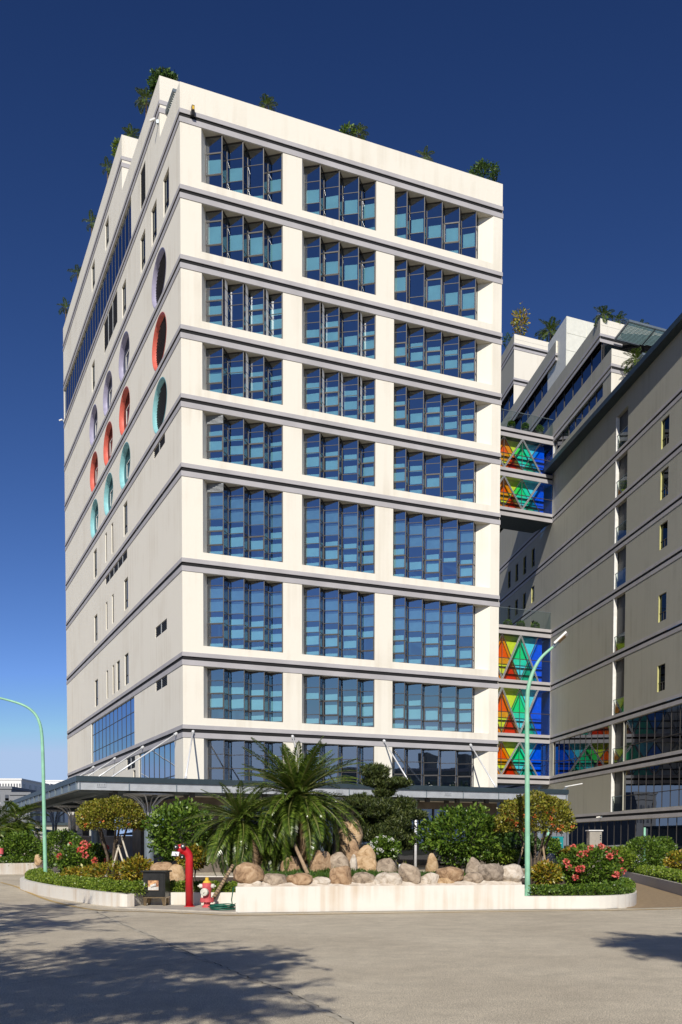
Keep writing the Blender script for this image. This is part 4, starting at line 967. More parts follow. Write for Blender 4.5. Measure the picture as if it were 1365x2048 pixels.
for i, (a, b, c, d, Y, k, lab) in enumerate(RK2):
    Yb = Y; h0 = aty((a + b) / 2, d, Yb)[2]; rock(lab, a, b, c, d, Yb, k, 40 + i, .75, max(.06, min(.5, h0 - .42)), .16)
mb = MB(); n = 90; rows_ = []
for j in range(5):
    rw = []
    for i in range(n + 1):
        x = -2.38 + 6.78 * i / n; y = 22.5 + (x + 2.41) * .2015
        t = j / 4; h = (.0, .07, .10, .09, .04)[j] + (.05 * noise.noise((x * 5, j * .7, 1.)) if 0 < j else 0); rw.append((x, y + .03 + .42 * t + .02 * noise.noise((x * 7, j, 5)), .598 + h))
    rows_.append(rw)
for j in range(4):
    for i in range(n): mb.quad(rows_[j][i], rows_[j][i + 1], rows_[j + 1][i + 1], rows_[j + 1][i])
mb.build('mortar_bed', M['mortar'], isl, smooth=True)
# white marker block by the pointed boulder
p = aty(803, 1741, 25.2); tag(MB().cbox((p[0], p[1], p[2] - .2), (.13, 0, 0), (0, .1, 0), .36).build('marker_block', M['white'], base=(p[0], p[1], p[2] - .2)), 'small white marker block in the grass by the pointed boulder', 'marker')

# ---- grass strips in the rock garden
gb = tag(bpy.data.objects.new('tmp', None)); bpy.data.objects.remove(gb)
def grass(name, label, xr, yr, n, z, hgt, m, cat='grass'):
    b = thing(name, ((xr[0] + xr[1]) / 2, yr[0], z), label, cat); x = RNG.uniform(*xr, n); y = RNG.uniform(*yr, n) + (x + 2.41) * .2
    zz = np.array([bank_z(float(a_), float(b_), 1.) for a_, b_ in zip(x, y)]) - .01
    p = np.stack([x, y, zz], 1); d = RNG.normal(size=(n, 3)) * .45 + np.array([0, -.1, 1.]); v, f = leaves(p, d, hgt * (.6 + .7 * RNG.random(n)), .09); o = leaf_mesh('blades', v, f, m, b); tag(o, kind='stuff'); tag(b, kind='stuff'); return b
grass('grass_strip', 'short green grass growing behind the row of boulders', (-2.2, 4.2), (23.05, 25.4), 26000, .66, .17, L['grass'])
# ---- low hedges
hedge('low_hedge', 'clipped bright green hedge along the curving left kerb', [(p[0] + .42, p[1] + .34) for p in left_path[3:]] , .62, .26, .34, L['lime'], 2600, .05)
hedge('low_hedge', 'short green hedge behind the red hydrant and standpipe', [(-4.7, 25.35), (-2.6, 25.35)], .5, .26, .36, L['lime'], 2600, .05)
hedge('low_hedge', 'clipped green hedge along the rounded right kerb end', [(4.75, 24.35), (6.2, 24.55), (6.9, 25.0), (7.4, 25.9), (7.9, 27.5), (8.4, 29.5)], .6, .26, .32, L['mid'], 2600, .05)
hedge('low_hedge', 'low green hedge along the grey kerb of the brown driveway', [(p[0] + .5, p[1] + .15) for p in fine(rk, 3)[2:-2]], .7, .27, .40, L['lime'], 1300, .07)
hedge('low_hedge', 'low green hedge in the white bed beyond the left lane', [(-28, 46.6), (-17, 49.1), (-15.6, 50.4)], .7, .42, .42, L['mid'], 900, .08)
# ---- shrubs
def at(px, py, Y): return aty(px, py, Y)
def px_r(wpx, Y): return wpx / F_PX * Y
def shrub(label, px, py, Y, wpx, hpx, n, m, size=.07, name='shrub', cat='shrub', **k):
    c = at(px, py, Y); r = (px_r(wpx / 2, Y), px_r(wpx / 2, Y) * .9, px_r(hpx / 2, Y)); k.setdefault('z0', .25); return bush(name, label, cat, c, r, n, m, size, **k)
shrub('leafy dark green shrub behind the red standpipe', 362, 1664, 29, 130, 110, 5200, L['mid'], .12, wid=.26, lump=.3)
shrub('broad leafed green shrub right of the cloud pruned pine', 922, 1672, 28.5, 150, 108, 6000, L['mid'], .12, wid=.26, lump=.3)
shrub('dark bushy shrub in shade behind the green lamp post', 1030, 1698, 31, 100, 70, 4200, L['deep'], .10)
shrub('round dark green bush behind the left flowering bush', 125, 1700, 35.5, 92, 80, 6000, L['mid'], .075, lump=.1, flat=.9)
shrub('small round bush beneath the right topiary near the teal sign', 1098, 1696, 32, 46, 40, 2400, L['mid'], .07)
shrub('clipped ball bush in the white bed beyond the left lane', 40, 1697, 50.5, 80, 66, 5200, L['mid'], .11, lump=.1, z0=.4)
shrub('yellow green shrub between the left lamp post and the back bed', 76, 1704, 52, 34, 34, 1500, L['lime'], .10, z0=.4)
shrub('large clipped ball bush beside the brown driveway', 1290, 1712, 42, 92, 74, 7600, L['mid'], .085, lump=.1)
shrub('clipped bush behind the large ball bush by parked cars', 1322, 1704, 47, 64, 62, 4200, L['mid'], .09, lump=.12)
shrub('golden green shrub behind the right flowering bush', 1240, 1717, 36, 54, 48, 2600, L['lime'], .085)
shrub('variegated croton shrub in the right planter by the dark car', 1358, 1722, 38, 50, 36, 1600, L['croton'], .11)
FG = dict(flowers=13, fm=L['flower'], wid=.3, name='flowering_bush', cat='flowering bush')
shrub('coral flowering bush in the left bed behind the low hedge', 170, 1722, 31.5, 108, 66, 5200, L['mid'], .095, fsize=.10, **FG)
FG['flowers'] = 20
shrub('big coral flowering bush at the rounded right kerb end', 1180, 1735, 27.2, 122, 84, 7000, L['mid'], .085, fsize=.085, **FG)
shrub('white flowering green bush on top of the rock pile', 768, 1698, 27.2, 62, 46, 3200, L['mid'], .07, flowers=24, fm=L['wflower'], fsize=.04, name='flowering_bush', cat='flowering bush', z0=.6)
for px, py, Y, w, h, lab in ((222, 1745, 28.6, 120, 36, 'yellow croton border below the left topiary'), (160, 1750, 29.8, 70, 26, 'yellow green croton bush beside the left flowering bush'), (275, 1738, 27.6, 60, 44, 'orange tipped croton bush left of the black stove'), (385, 1716, 27.4, 60, 44, 'yellow croton bush behind the red standpipe'), (1092, 1748, 26.2, 56, 44, 'yellow green croton bush at the foot of the green lamp post'), (1150, 1712, 29.5, 60, 32, 'yellow spiky croton row before the teal sign'), (1000, 1712, 28.8, 70, 28, 'fern like yellow green plant under the broad leafed shrub')):
    shrub(lab, px, py, Y, w, h, 1500, L['croton'] if 'croton' in lab else L['lime'], .10, name='croton_bush' if 'croton' in lab else 'fern', wid=.24, cat='shrub' if 'croton' in lab else 'fern')
def tuft(label, px, py, Y, h, n, m, z0, w=.06, spread=.75):
    c = at(px, py, Y); b = thing('grass_tuft', (c[0], c[1], z0), label, 'plant'); V, F_ = [], []
    for k in range(n):
        a = random.uniform(0, 6.28); s = random.uniform(.2, 1) * spread; d = np.array([math.cos(a) * s, math.sin(a) * s, 1.]); d /= np.linalg.norm(d); ln = h * random.uniform(.7, 1.15); side = np.array([-math.sin(a), math.cos(a), 0]) * w * ln * .4; q = np.array([c[0], c[1], z0]) + np.array([random.uniform(-.06, .06), random.uniform(-.06, .06), 0]); prev = None
        for i in range(5):
            t = i / 4; p = q + d * ln * t + np.array([math.cos(a), math.sin(a), 0]) * ln * .35 * t * t - Z * ln * .42 * t * t * s; ww = side * (1 - t ** 2 * .95)
            V += [p - ww, p + ww]
            if i: kk = len(V) - 4; F_.append((kk, kk + 1, kk + 3, kk + 2))
    leaf_mesh('blades', np.array(V), np.array(F_), m, b); return b
tuft('arching yellow striped grass clump behind the pointed boulder', 812, 1726, 25.6, .62, 110, L['ygrass'], .62, .05, 1.1)
tuft('spiky yellow green rosette plant beside the canopy column', 275, 1716, 32, .62, 40, L['ygrass'], .26, .12, .9)
# ---- topiary trees with stakes
def topiary(label, px, py, Y, wpx, hpx, stakes, red):
    c = at(px, py, Y); r = (px_r(wpx / 2, Y), px_r(wpx / 2, Y) * .95, px_r(hpx * .62, Y)); b = thing('topiary_tree', (c[0], c[1], .25), label, 'tree', 'dome clipped topiary trees'); t = MB(); lowz = c[2] - r[2] * .42
    for k in range(5):
        a = k * 1.3; q = np.array([math.cos(a), math.sin(a), 0]); t.tube([np.array([c[0], c[1], .2]) + q * .10, np.array([c[0], c[1], (.25 + lowz) / 2]) + q * .16 + Z * .1, np.array([c[0], c[1], lowz + .2]) + q * .5 * r[0], np.array(c) + q * .75 * r[0]], [.05, .042, .03, .012], 7)
    t.build('trunk', M['bark'], b, smooth=True)
    p, d = crown_pts(c, r, 11000, .13, 2.6, .62, flat=.36, seed=px); v, f = leaves(p, d, .062 * (.6 + .8 * RNG.random(len(p))), .36); leaf_mesh('crown', v, f, L['olive'], b)
    q = unit(red); q[:, 2] = np.abs(q[:, 2]) * .9 - .3; pp = np.array(c) + q * np.array(r) * 1.03; V, F_ = [], []
    for x in pp: e = unit(10); v, f = leaves(x + e * .02, e, np.full(10, .055), .5); V.append(v); F_.append(f + 40 * len(F_))
    leaf_mesh('blossom', np.concatenate(V), np.concatenate(F_), L['rflower'], b)
    for (a, e, lab_) in stakes:
        o = thing('support_stake', (a[0], a[1], .22), lab_, 'stake', 'stakes of the topiary trees'); MB().tube([a, e], [.032, .026], 8).build('pole', M['stake_white'] if px < 600 else M['stake'], o, smooth=True)
    return b
cL, cR = at(224, 1640, 30), at(1070, 1640, 27.8)
topiary('dome topiary tree in the left bed before the canopy column', 224, 1642, 30, 132, 76, [(at(275, 1765, 28.6) * [1, 1, 0] + [0, 0, .25], at(243, 1672, 29.6), 'longest pale stake leaning into the topiary beside the black stove'), (at(215, 1745, 29.3) * [1, 1, 0] + [0, 0, .25], at(238, 1690, 29.9), 'short stake on the flowering bush side of the left topiary'), (at(262, 1750, 29.3) * [1, 1, 0] + [0, 0, .25], at(236, 1690, 29.9), 'short stake crossing behind the longest pale stake')], 26)
topiary('dome topiary tree with red blossom beside the green lamp post', 1070, 1644, 27.8, 148, 92, [(at(1100, 1732, 27.2) * [1, 1, 0] + [0, 0, .25], at(1084, 1676, 27.6), 'brown stake by the coral bush under the blossoming topiary'), (at(1022, 1728, 27.6) * [1, 1, 0] + [0, 0, .25], at(1052, 1676, 27.8), 'thin stake left of the mint green lamp post')], 70)
# ---- cloud pruned pine
def pine():
    Y = 28.6; base = at(752, 1735, Y) * [1, 1, 0] + [0, 0, .3]; b = thing('cloud_pine', base, 'cloud pruned dark green pine between the cycads and the broad leafed shrub', 'tree'); t = MB()
    sp = [base, at(748, 1700, Y), at(760, 1650, Y), at(752, 1610, Y), at(766, 1575, Y), at(756, 1550, Y)]; t.tube(sp, [.11, .10, .08, .065, .045, .02], 8)
    pads = [(750, 1546, 56, 30, 0), (792, 1568, 62, 20, -.1), (752, 1566, 58, 20, .1), (770, 1587, 42, 20, 0), (722, 1608, 72, 34, .3), (762, 1620, 66, 40, -.3), (806, 1614, 50, 34, .1), (828, 1632, 50, 20, -.2), (740, 1640, 66, 32, .35), (792, 1645, 60, 34, -.25), (735, 1668, 60, 36, .2), (775, 1672, 70, 44, -.35), (810, 1680, 44, 44, 0), (716, 1660, 40, 30, .4), (760, 1650, 90, 60, .5)]
    V, F_, k = [], [], 0
    for (px, py, w, h, dy) in pads:
        c = at(px, py, Y + dy); t.tube([at(min(max(px, 745), 768), min(py + 26, 1725), Y), at((px + 757) / 2, py + 12, Y + dy / 2), c], [.04, .03, .012], 6)
        p, d = crown_pts(c, (px_r(w / 2, Y), px_r(w / 2, Y) * .85, px_r(h / 2, Y)), int(w * h * 1.5) + 700, .3, 3., .45, seed=px); d = unit(len(p)) * .8 + np.array([0, -.1, .8]); v, f = leaves(p, d, .105 * (.6 + .8 * RNG.random(len(p))), .10); V.append(v); F_.append(f + k); k += len(v)
    t.build('trunk', M['bark'], b, smooth=True); leaf_mesh('crown', np.concatenate(V), np.concatenate(F_), L['pine'], b)
pine()
# ---- cycads
cycad('large arching green cycad crowning the rock garden', at(594, 1594, 26.2), at(600, 1740, 26.3) * [1, 1, 0] + [0, 0, .55], 112, 1.95, 3, 10, (-42, 80))
cycad('lower cycad with long drooping fronds behind the corner boulder', at(482, 1640, 25.9), at(512, 1745, 26.2) * [1, 1, 0] + [0, 0, .3], 84, 1.62, 8, 3, (-46, 62))
cycad('small cycad crown under the large cycad behind the rocks', at(560, 1672, 26.6), at(560, 1740, 26.6) * [1, 1, 0] + [0, 0, .5], 44, 1.5, 12, 3, (-45, 40))
o = thing('wooden_prop', at(617, 1750, 24.3), 'straight wooden prop slanting from the cycad to the rocks', 'prop'); MB().tube([at(616, 1748, 24.2), at(580, 1668, 25.6)], [.05, .04], 10).build('pole', M['stake'], o, smooth=True)
o = thing('wooden_prop', at(426, 1798, 24.85), 'brown bound wooden prop leaning between hydrant and corner boulder', 'prop'); a, e = at(427, 1797, 24.85), at(467, 1730, 25.2); MB().tube([a, e], [.05, .045], 10).build('pole', M['stake'], o, smooth=True)
for k in range(14): q = a + (e - a) * (k + .5) / 14; d = (e - a) / np.linalg.norm(e - a); MB().tube([q - d * .012, q + d * .012], .054, 10).build('binding', M['bark'], o)
cycad('palm with arching fronds in the bed beyond the left lane', at(36, 1640, 53), at(36, 1700, 53) * [1, 1, 0] + [0, 0, .4], 34, 1.9, 21, 0, (-50, 70), 'feather_palm')
cycad('palm at the picture edge left of the ball bush in the back bed', at(-4, 1655, 51.5), at(-4, 1700, 51.5) * [1, 1, 0] + [0, 0, .4], 26, 1.9, 22, 0, (-50, 70), 'feather_palm')
# ================================================================== street lamps
M['lamp_green'] = mat('mint_green_paint', (.27, .55, .38), .45, var=.18, scale=4)
M['lens'] = mat('amber_lamp_lens', (.30, .20, .09), .3)
def lamp(label, pts, head, Y, r0, base_z):
    P = [aty(x, y, Y) for x, y in pts]; P[0] = np.array([P[1][0] + (P[0][0] - P[1][0]), Y, base_z]); b = thing('street_lamp', P[0], label, 'street lamp', 'mint green curved street lamps')
    n = len(P); sm = []
    Q = [2 * P[0] - P[1]] + P + [2 * P[-1] - P[-2]]
    for i in range(1, len(Q) - 2):
        for k in range(6):
            t = k / 6; a, e, c, d = Q[i - 1], Q[i], Q[i + 1], Q[i + 2]; sm.append(.5 * (2 * e + (c - a) * t + (2 * a - 5 * e + 4 * c - d) * t * t + (3 * e - a - 3 * c + d) * t ** 3))
    sm.append(P[-1]); rs = [r0 * (1 - .55 * i / (len(sm) - 1)) for i in range(len(sm))]
    MB().tube(sm, rs, 14).build('pole', M['lamp_green'], b, smooth=True); MB().lathe([(.16, 0), (.16, .03), (.10, .05), (.095, .22)], P[0], 16).build('base_plate', M['lamp_green'], b)
    a, e = aty(*head[0], Y), aty(*head[1], Y - .1); d = e - a; d /= np.linalg.norm(d); s = np.cross(d, [-.3, .25, .9]); s /= np.linalg.norm(s); u = np.cross(s, d)
    L_ = np.linalg.norm(e - a); h = MB()
    h.box(a - s * .10 + d * .06 + u * .0, s * .20, u * .05, d * (L_ - .06)); hd = h.build('lamp_head', M['white'], b); MB().box(a - s * .085 + d * .16 - u * .012, s * .17, u * .015, d * (L_ - .24)).build('lens', M['lens'], hd); MB().tube([sm[-1] - d * .05, a + d * .16 + u * .02], .05, 10).build('collar', M['steel'], hd)
lamp('tall mint green lamp post curving right before the coloured bridge', [(1055.5, 1790), (1055.2, 1640), (1054.6, 1480), (1055.2, 1396), (1061, 1360), (1072.6, 1331), (1087, 1311), (1110, 1291)], ((1108, 1293), (1136, 1267)), 24.95, .070, .24)
lamp('mint green lamp post arching left over the left lane', [(92, 1772), (89, 1640), (87, 1542), (84.5, 1475), (79, 1444), (67, 1424), (44, 1409), (0, 1396), (-30, 1391)], ((-26, 1391), (-62, 1385)), 33.4, .068, .25)
# ================================================================== street-side objects
M['iron'] = mat('black_cast_iron', (.03, .03, .03), .35, metal=.3, var=.3, scale=6); M['brass'] = mat('tarnished_bronze', (.28, .21, .13), .35, metal=.8, var=.3, scale=5)
M['fire_red'] = mat('fire_red_paint', (.52, .018, .025), .3, var=.1, coat=.2); M['faded_red'] = mat('faded_red_paint', (.60, .10, .11), .55, var=.25, scale=6); M['pale_cap'] = mat('chalky_white_cap', (.66, .64, .56), .7, var=.25, scale=8)
M['yellow_cap'] = mat('yellow_cap_paint', (.72, .46, .05), .5); M['rubber'] = mat('black_rubber', (.012, .012, .012), .6); M['hose'] = mat('green_garden_hose', (.01, .11, .07), .4); M['chrome'] = mat('white_tag', (.75, .77, .8), .3)
M['fire'] = mat('printed_flame_panel', (.75, .45, .22), .4, c2=(.20, .07, .04), scale=14); M['ash'] = mat('pale_ash_log', (.62, .60, .56), .8, var=.3, scale=20)
# black stove-like box
so = np.array([-4.66, 24.52, .03]); b = thing('stove_box', so, 'black iron stove box on bronze legs with a glazed door', 'stove'); ca, sa = math.cos(rad(-4)), math.sin(rad(-4)); ex, ey = np.array([ca, sa, 0]), np.array([-sa, ca, 0])
def lb(x, y, z): return so + ex * x + ey * y + Z * z
bw, bd = .56, .46
body = MB().box(lb(-bw / 2, 0, .20), ex * bw, ey * bd, Z * .64).build('body', M['iron'], b); MB().box(lb(-bw / 2 - .05, -.05, .84), ex * (bw + .1), ey * (bd + .1), Z * .035).build('lid', M['iron'], b)
MB().box(lb(-bw / 2 - .01, -.012, .19), ex * (bw + .02), ey * (bd + .02), Z * .03).build('plinth', M['brass'], b)
for sx in (-1, 1):
    for sy in (0, 1):
        x0 = sx * (bw / 2 - .055); y0 = .05 + sy * (bd - .1); m_ = MB(); t = .05; q = lambda x, y, z: lb(x, y, z)
        m_.add([q(x0 - t, y0 - t, .19), q(x0 + t, y0 - t, .19), q(x0 + t, y0 + t, .19), q(x0 - t, y0 + t, .19), q(x0 - t * .6 + sx * .02, y0 - t * .6, 0), q(x0 + t * .6 + sx * .02, y0 - t * .6, 0), q(x0 + t * .6 + sx * .02, y0 + t * .6, 0), q(x0 - t * .6 + sx * .02, y0 + t * .6, 0)], [(0, 1, 2, 3), (7, 6, 5, 4), (0, 4, 5, 1), (1, 5, 6, 2), (2, 6, 7, 3), (3, 7, 4, 0)]); m_.build('leg', M['brass'], b)
door = MB().box(lb(-bw / 2 + .03, -.018, .23), ex * (bw - .06), ey * .02, Z * .58).build('door', M['iron'], b)
for (x0, x1, z0, z1) in ((-.17, .14, .64, .67), (-.17, .14, .37, .39), (-.17, -.15, .39, .64), (.12, .14, .39, .64)): MB().box(lb(x0, -.034, z0), ex * (x1 - x0), ey * .018, Z * (z1 - z0)).build('door_rim', M['iron'], door)
MB().box(lb(-.15, -.021, .39), ex * .27, ey * .004, Z * .25).build('fire_picture', M['fire'], door); MB().box(lb(-.145, -.024, .395), ex * .26, ey * .004, Z * .08).build('ash_bed', M['ash'], door)
MB().tube([lb(-.08, -.026, .49), lb(.06, -.026, .53)], .035, 8).build('log', M['ash'], door); MB().lathe([(.0, 0), (.02, 0), (.02, .03)], lb(-.24, -.02, .56), 10, -ey).build('handle', M['chrome'], door); MB().box(lb(-.25, -.05, .45), ex * .02, ey * .02, Z * .12).build('latch', M['chrome'], door)
# red standpipe with breeching inlets
sp = np.array([-3.74, 24.25, .03]); b = thing('fire_standpipe', sp, 'tall red fire standpipe with capped inlets bending left', 'standpipe')
R_ = .098; arc = [sp, sp + Z * 1.2]
for k in range(1, 7): a = k / 6 * rad(80); arc.append(sp + Z * 1.2 + np.array([-.22 * (1 - math.cos(a)), -.04 * (1 - math.cos(a)), .22 * math.sin(a)]))
MB().tube(arc, [R_] * 2 + [R_ * (1 + .08 * k / 6) for k in range(1, 7)], 20).build('pipe', M['fire_red'], b, smooth=True)
hd = sp + np.array([-.20, -.04, 1.42]); MB().tube([hd + (.10, .02, .02), hd + (-.06, -.01, -.01), hd + (-.1, -.02, -.05)], [.12, .12, .06], 16).build('manifold', M['fire_red'], b, smooth=True)
for (dx, dz, dv) in ((-.04, .03, (-.35, -1, .15)), (.07, .04, (.05, -1, .2)), (-.06, -.12, (-.55, -1, -.2)), (.05, -.15, (.05, -1, -.25))):
    dv = np.array(dv) / np.linalg.norm(dv); q = hd + np.array([dx, 0, dz]); o = MB().tube([q, q + dv * .14], .05, 14).build('inlet', M['fire_red'], b, smooth=False); MB().tube([q + dv * .13, q + dv * .155, q + dv * .16], [.062, .062, .05], 14).build('cap', M['rubber'], o); MB().tube([q + dv * .158, q + dv * .18], .018, 8).build('lug', M['chrome'], o)
MB().box(hd + (-.2, -.17, -.16), (.17, .02, -.01), (0, .02, .0), (.02, 0, .10)).build('tag', M['chrome'], b)
MB().lathe([(.14, 0), (.14, .015), (.1, .02)], sp, 20).build('flange', M['fire_red'], b)
# hydrant
hp = np.array([-3.27, 24.0, .03]); b = thing('fire_hydrant', hp, 'faded red fire hydrant with yellow top and pale caps', 'hydrant')
MB().lathe([(.13, 0), (.13, .02), (.085, .05), (.08, .12), (.17, .135), (.17, .18), (.165, .185), (.165, .22), (.10, .225), (.098, .36), (.105, .40), (.115, .44), (.125, .5), (.12, .58), (.07, .62)], hp, 22).build('barrel', M['faded_red'], b, smooth=False)
MB().lathe([(.10, .58), (.10, .615), (.085, .64), (.045, .66), (.045, .72), (.03, .73)], hp, 16).build('bonnet', M['yellow_cap'], b)
for k in range(8): a = k * math.pi / 4; MB().tube([hp + (.14 * math.cos(a), .14 * math.sin(a), .11), hp + (.14 * math.cos(a), .14 * math.sin(a), .24)], .012, 6).build('bolt', M['faded_red'], b)
for dv, r_, z_, ln in ((np.array([-.28, -1, 0]), .095, .38, .19), (np.array([-1, -.1, 0]), .055, .52, .18), (np.array([1, -.15, 0]), .055, .52, .18)):
    dv /= np.linalg.norm(dv); q = hp + Z * z_; o = MB().tube([q, q + dv * (ln - .04)], r_ * .75, 14).build('outlet', M['faded_red'], b); MB().tube([q + dv * (ln - .07), q + dv * ln, q + dv * (ln + .012)], [r_, r_, r_ * .7], 16).build('cap', M['pale_cap'], o); MB().tube([q + dv * (ln + .01), q + dv * (ln + .045)], .02, 5).build('nut', M['pale_cap'], o)
# hose coil
ho = np.array([-2.80, 23.1, .03]); b = thing('garden_hose', ho, 'green garden hose coiled on the pavement by the white wall', 'hose'); pts = []
for i in range(150):
    a = i / 150 * 2 * math.pi * 7; r_ = .27 + .035 * math.sin(a * .37) + .02 * math.sin(a * 1.3); pts.append(ho + np.array([r_ * math.cos(a) + .02 * math.sin(a * .21), r_ * .85 * math.sin(a), .018 + .11 * i / 150 + .012 * math.sin(a * 2.3)]))
MB().tube(pts, .0125, 6).build('coil', M['hose'], b, smooth=True)
MB().tube([pts[-1], ho + (.2, .25, .22), ho + (.22, .5, .5), ho + (.26, .9, .52), ho + (.34, .95, .3), ho + (.3, .6, .12), ho + (.2, .2, .1)], .0125, 6).build('loop', M['hose'], b, smooth=True)
# road blocker post at the far left
q = atz(3, 1748); b = thing('barrier_post', q, 'red and white barrier post at the kerb of the left lane', 'barrier'); MB().tube([q, q + Z * 1.25], .05, 10).build('post', M['pale_cap'], b); MB().tube([q, q + Z * .18], [.14, .1], 12).build('foot', M['faded_red'], b); MB().tube([q + Z * 1.0, q + Z * 1.3], .13, 12).build('sign_disc', M['faded_red'], b)
for zz in (.35, .75): MB().tube([q + Z * zz, q + Z * (zz + .16)], .053, 10).build('stripe', M['faded_red'], b)
# teal sign, ticket kiosk
M['sign_teal'] = mat('teal_sign_face', (.0, .24, .25), .4)
p = aty(1116, 1673, 40); q = aty(1116, 1704, 40); hS = p[2] - q[2]; wS = px_r(22, 40); b = thing('direction_sign', (p[0], 40, 0), 'teal upright direction sign with white emblem above the shrubs', 'sign')
MB().box((p[0] - wS / 2, 40, q[2] - .15), (wS, 0, 0), (0, .06, 0), (0, 0, hS + .15)).build('board', M['sign_teal'], b); MB().box((p[0] - wS / 2 - .06, 40.07, 0), (.07, 0, 0), (0, .07, 0), (0, 0, p[2] + .03)).build('post', M['steel'], b); MB().box((p[0] + wS / 2, 40.07, 0), (.05, 0, 0), (0, .07, 0), (0, 0, p[2])).build('post', M['steel'], b); MB().box((p[0] - wS / 2 - .06, 39.99, p[2]), (wS + .1, 0, 0), (0, .12, 0), (0, 0, .03)).build('cap', M['steel'], b)
MB().lathe([(.075, 0), (.075, .006)], (p[0] - .01, 39.995, p[2] - .14), 20, (0, -1, 0)).build('emblem', M['white'], b); t = MB()
for k in range(9): t.box((p[0] - .17 + k * .036, 39.992, p[2] - .29), (.026, 0, 0), (0, .006, 0), (0, 0, .028))
for k in range(5): t.box((p[0] - .08 + k * .036, 39.992, p[2] - .43), (.026, 0, 0), (0, .006, 0), (0, 0, .026))
for k in range(3): t.box((p[0] - .05 + k * .036, 39.992, p[2] - .52), (.026, 0, 0), (0, .006, 0), (0, 0, .026))
t.build('lettering', M['white'], b)
M['kiosk'] = mat('shade_toned_beige_panel', (.33, .30, .255), .7); p = aty(1192, 1662, 48); wK = px_r(24, 48); b = thing('ticket_kiosk', (p[0], 48, 0), 'beige square pillar kiosk with flat cap before the dark shopfront', 'kiosk'); MB().box((p[0] - wK / 2, 48, 0), (wK, 0, 0), (0, wK, 0), (0, 0, p[2])).build('body', M['kiosk'], b); MB().box((p[0] - wK / 2 - .06, 47.94, p[2]), (wK + .12, 0, 0), (0, wK + .12, 0), (0, 0, .05)).build('cap', M['white'], b)  # beige darkened to stand in for the shade around the kiosk
MB().add([(p[0] - .02, 47.98, 0), (p[0] + wK / 2, 47.98, 0), (p[0] + wK / 2, 47.98, p[2] - .05), (p[0] - .02, 47.98, p[2] - .45), (p[0] - .02, 48.01, 0), (p[0] + wK / 2, 48.01, 0), (p[0] + wK / 2, 48.01, p[2] - .05), (p[0] - .02, 48.01, p[2] - .45)], [(0, 1, 2, 3), (0, 3, 7, 4), (3, 2, 6, 7), (1, 5, 6, 2)]).build('slant_panel', M['kiosk'], b)
t = MB()
for k in range(3): t.box((p[0] + wK / 2 - .09, 47.972, p[2] - .25 - k * .1), (.06, 0, 0), (0, .006, 0), (0, 0, .06))
t.build('marking', M['steel_dark'], b)
# slim green post before the right building
for (px, ytop, Y, lab) in ((1290, 1655, 46, 'slim green pole behind the large ball bush'), (1097, 1655, 36, 'slim green pole behind the right topiary by the teal sign')):
    q = aty(px, ytop, Y); o = thing('green_pole', (q[0], Y, 0), lab, 'pole'); MB().tube([(q[0], Y, 0), q], .05, 10).build('shaft', M['lamp_green'], o, smooth=True); MB().lathe([(.1, 0), (.1, .04), (.06, .06)], (q[0], Y, 0), 12).build('foot', M['lamp_green'], o)
# ---- cctv cameras
def cctv(label, p, out, m=M['white']):
    p, out = np.array(p, float), np.array(out, float); o = thing('cctv_camera', p, label, 'camera'); MB().box(p - (.06, .06, .09), (.12, 0, 0), (0, .12, 0), (0, 0, .18)).build('mount', M['steel'], o); e = p + out * .22 + Z * .04; MB().bar(p, e, .04).build('arm', M['steel_white'], o); s = np.cross(out, Z); MB().bar(e - out * .05 - s * .1 + Z * .02, e + out * .18 + s * .1 - Z * .03, .1, .1).build('housing', m, o)
p = onplane(1204, 1635, RP, NIN); cctv('white camera on the grey building above the shopfront', p, -NIN)
p = onplane(126.5, 848, T(0, 0, 0), D1); cctv('white camera at the far edge of the tower side wall', T(0, TL - .1, p[2]), -D1)
p = onplane(322, 232, T(0, 0, 0), D1); cctv('camera under the sunshade on the tower side wall', T(-.05, 4.6, p[2]), -D1)
p = onplane(384, 230, T(0, 0, 0), D2); o = thing('wall_lamp', p, 'small yellow lamp fixed on the top band of the tower front', 'lamp'); MB().box(p - D1 * .09 - D2 * .28 - Z * .15, D1 * .18, D2 * .28, Z * .22).build('bracket', M['iron'], o); MB().box(p - D1 * .07 - D2 * .3 + Z * .05, D1 * .14, D2 * .2, Z * .26).build('body', M['brass'], o); MB().box(p - D1 * .05 - D2 * .315 + Z * .1, D1 * .1, D2 * .012, Z * .16).build('lens', M['yellow_cap'], o)
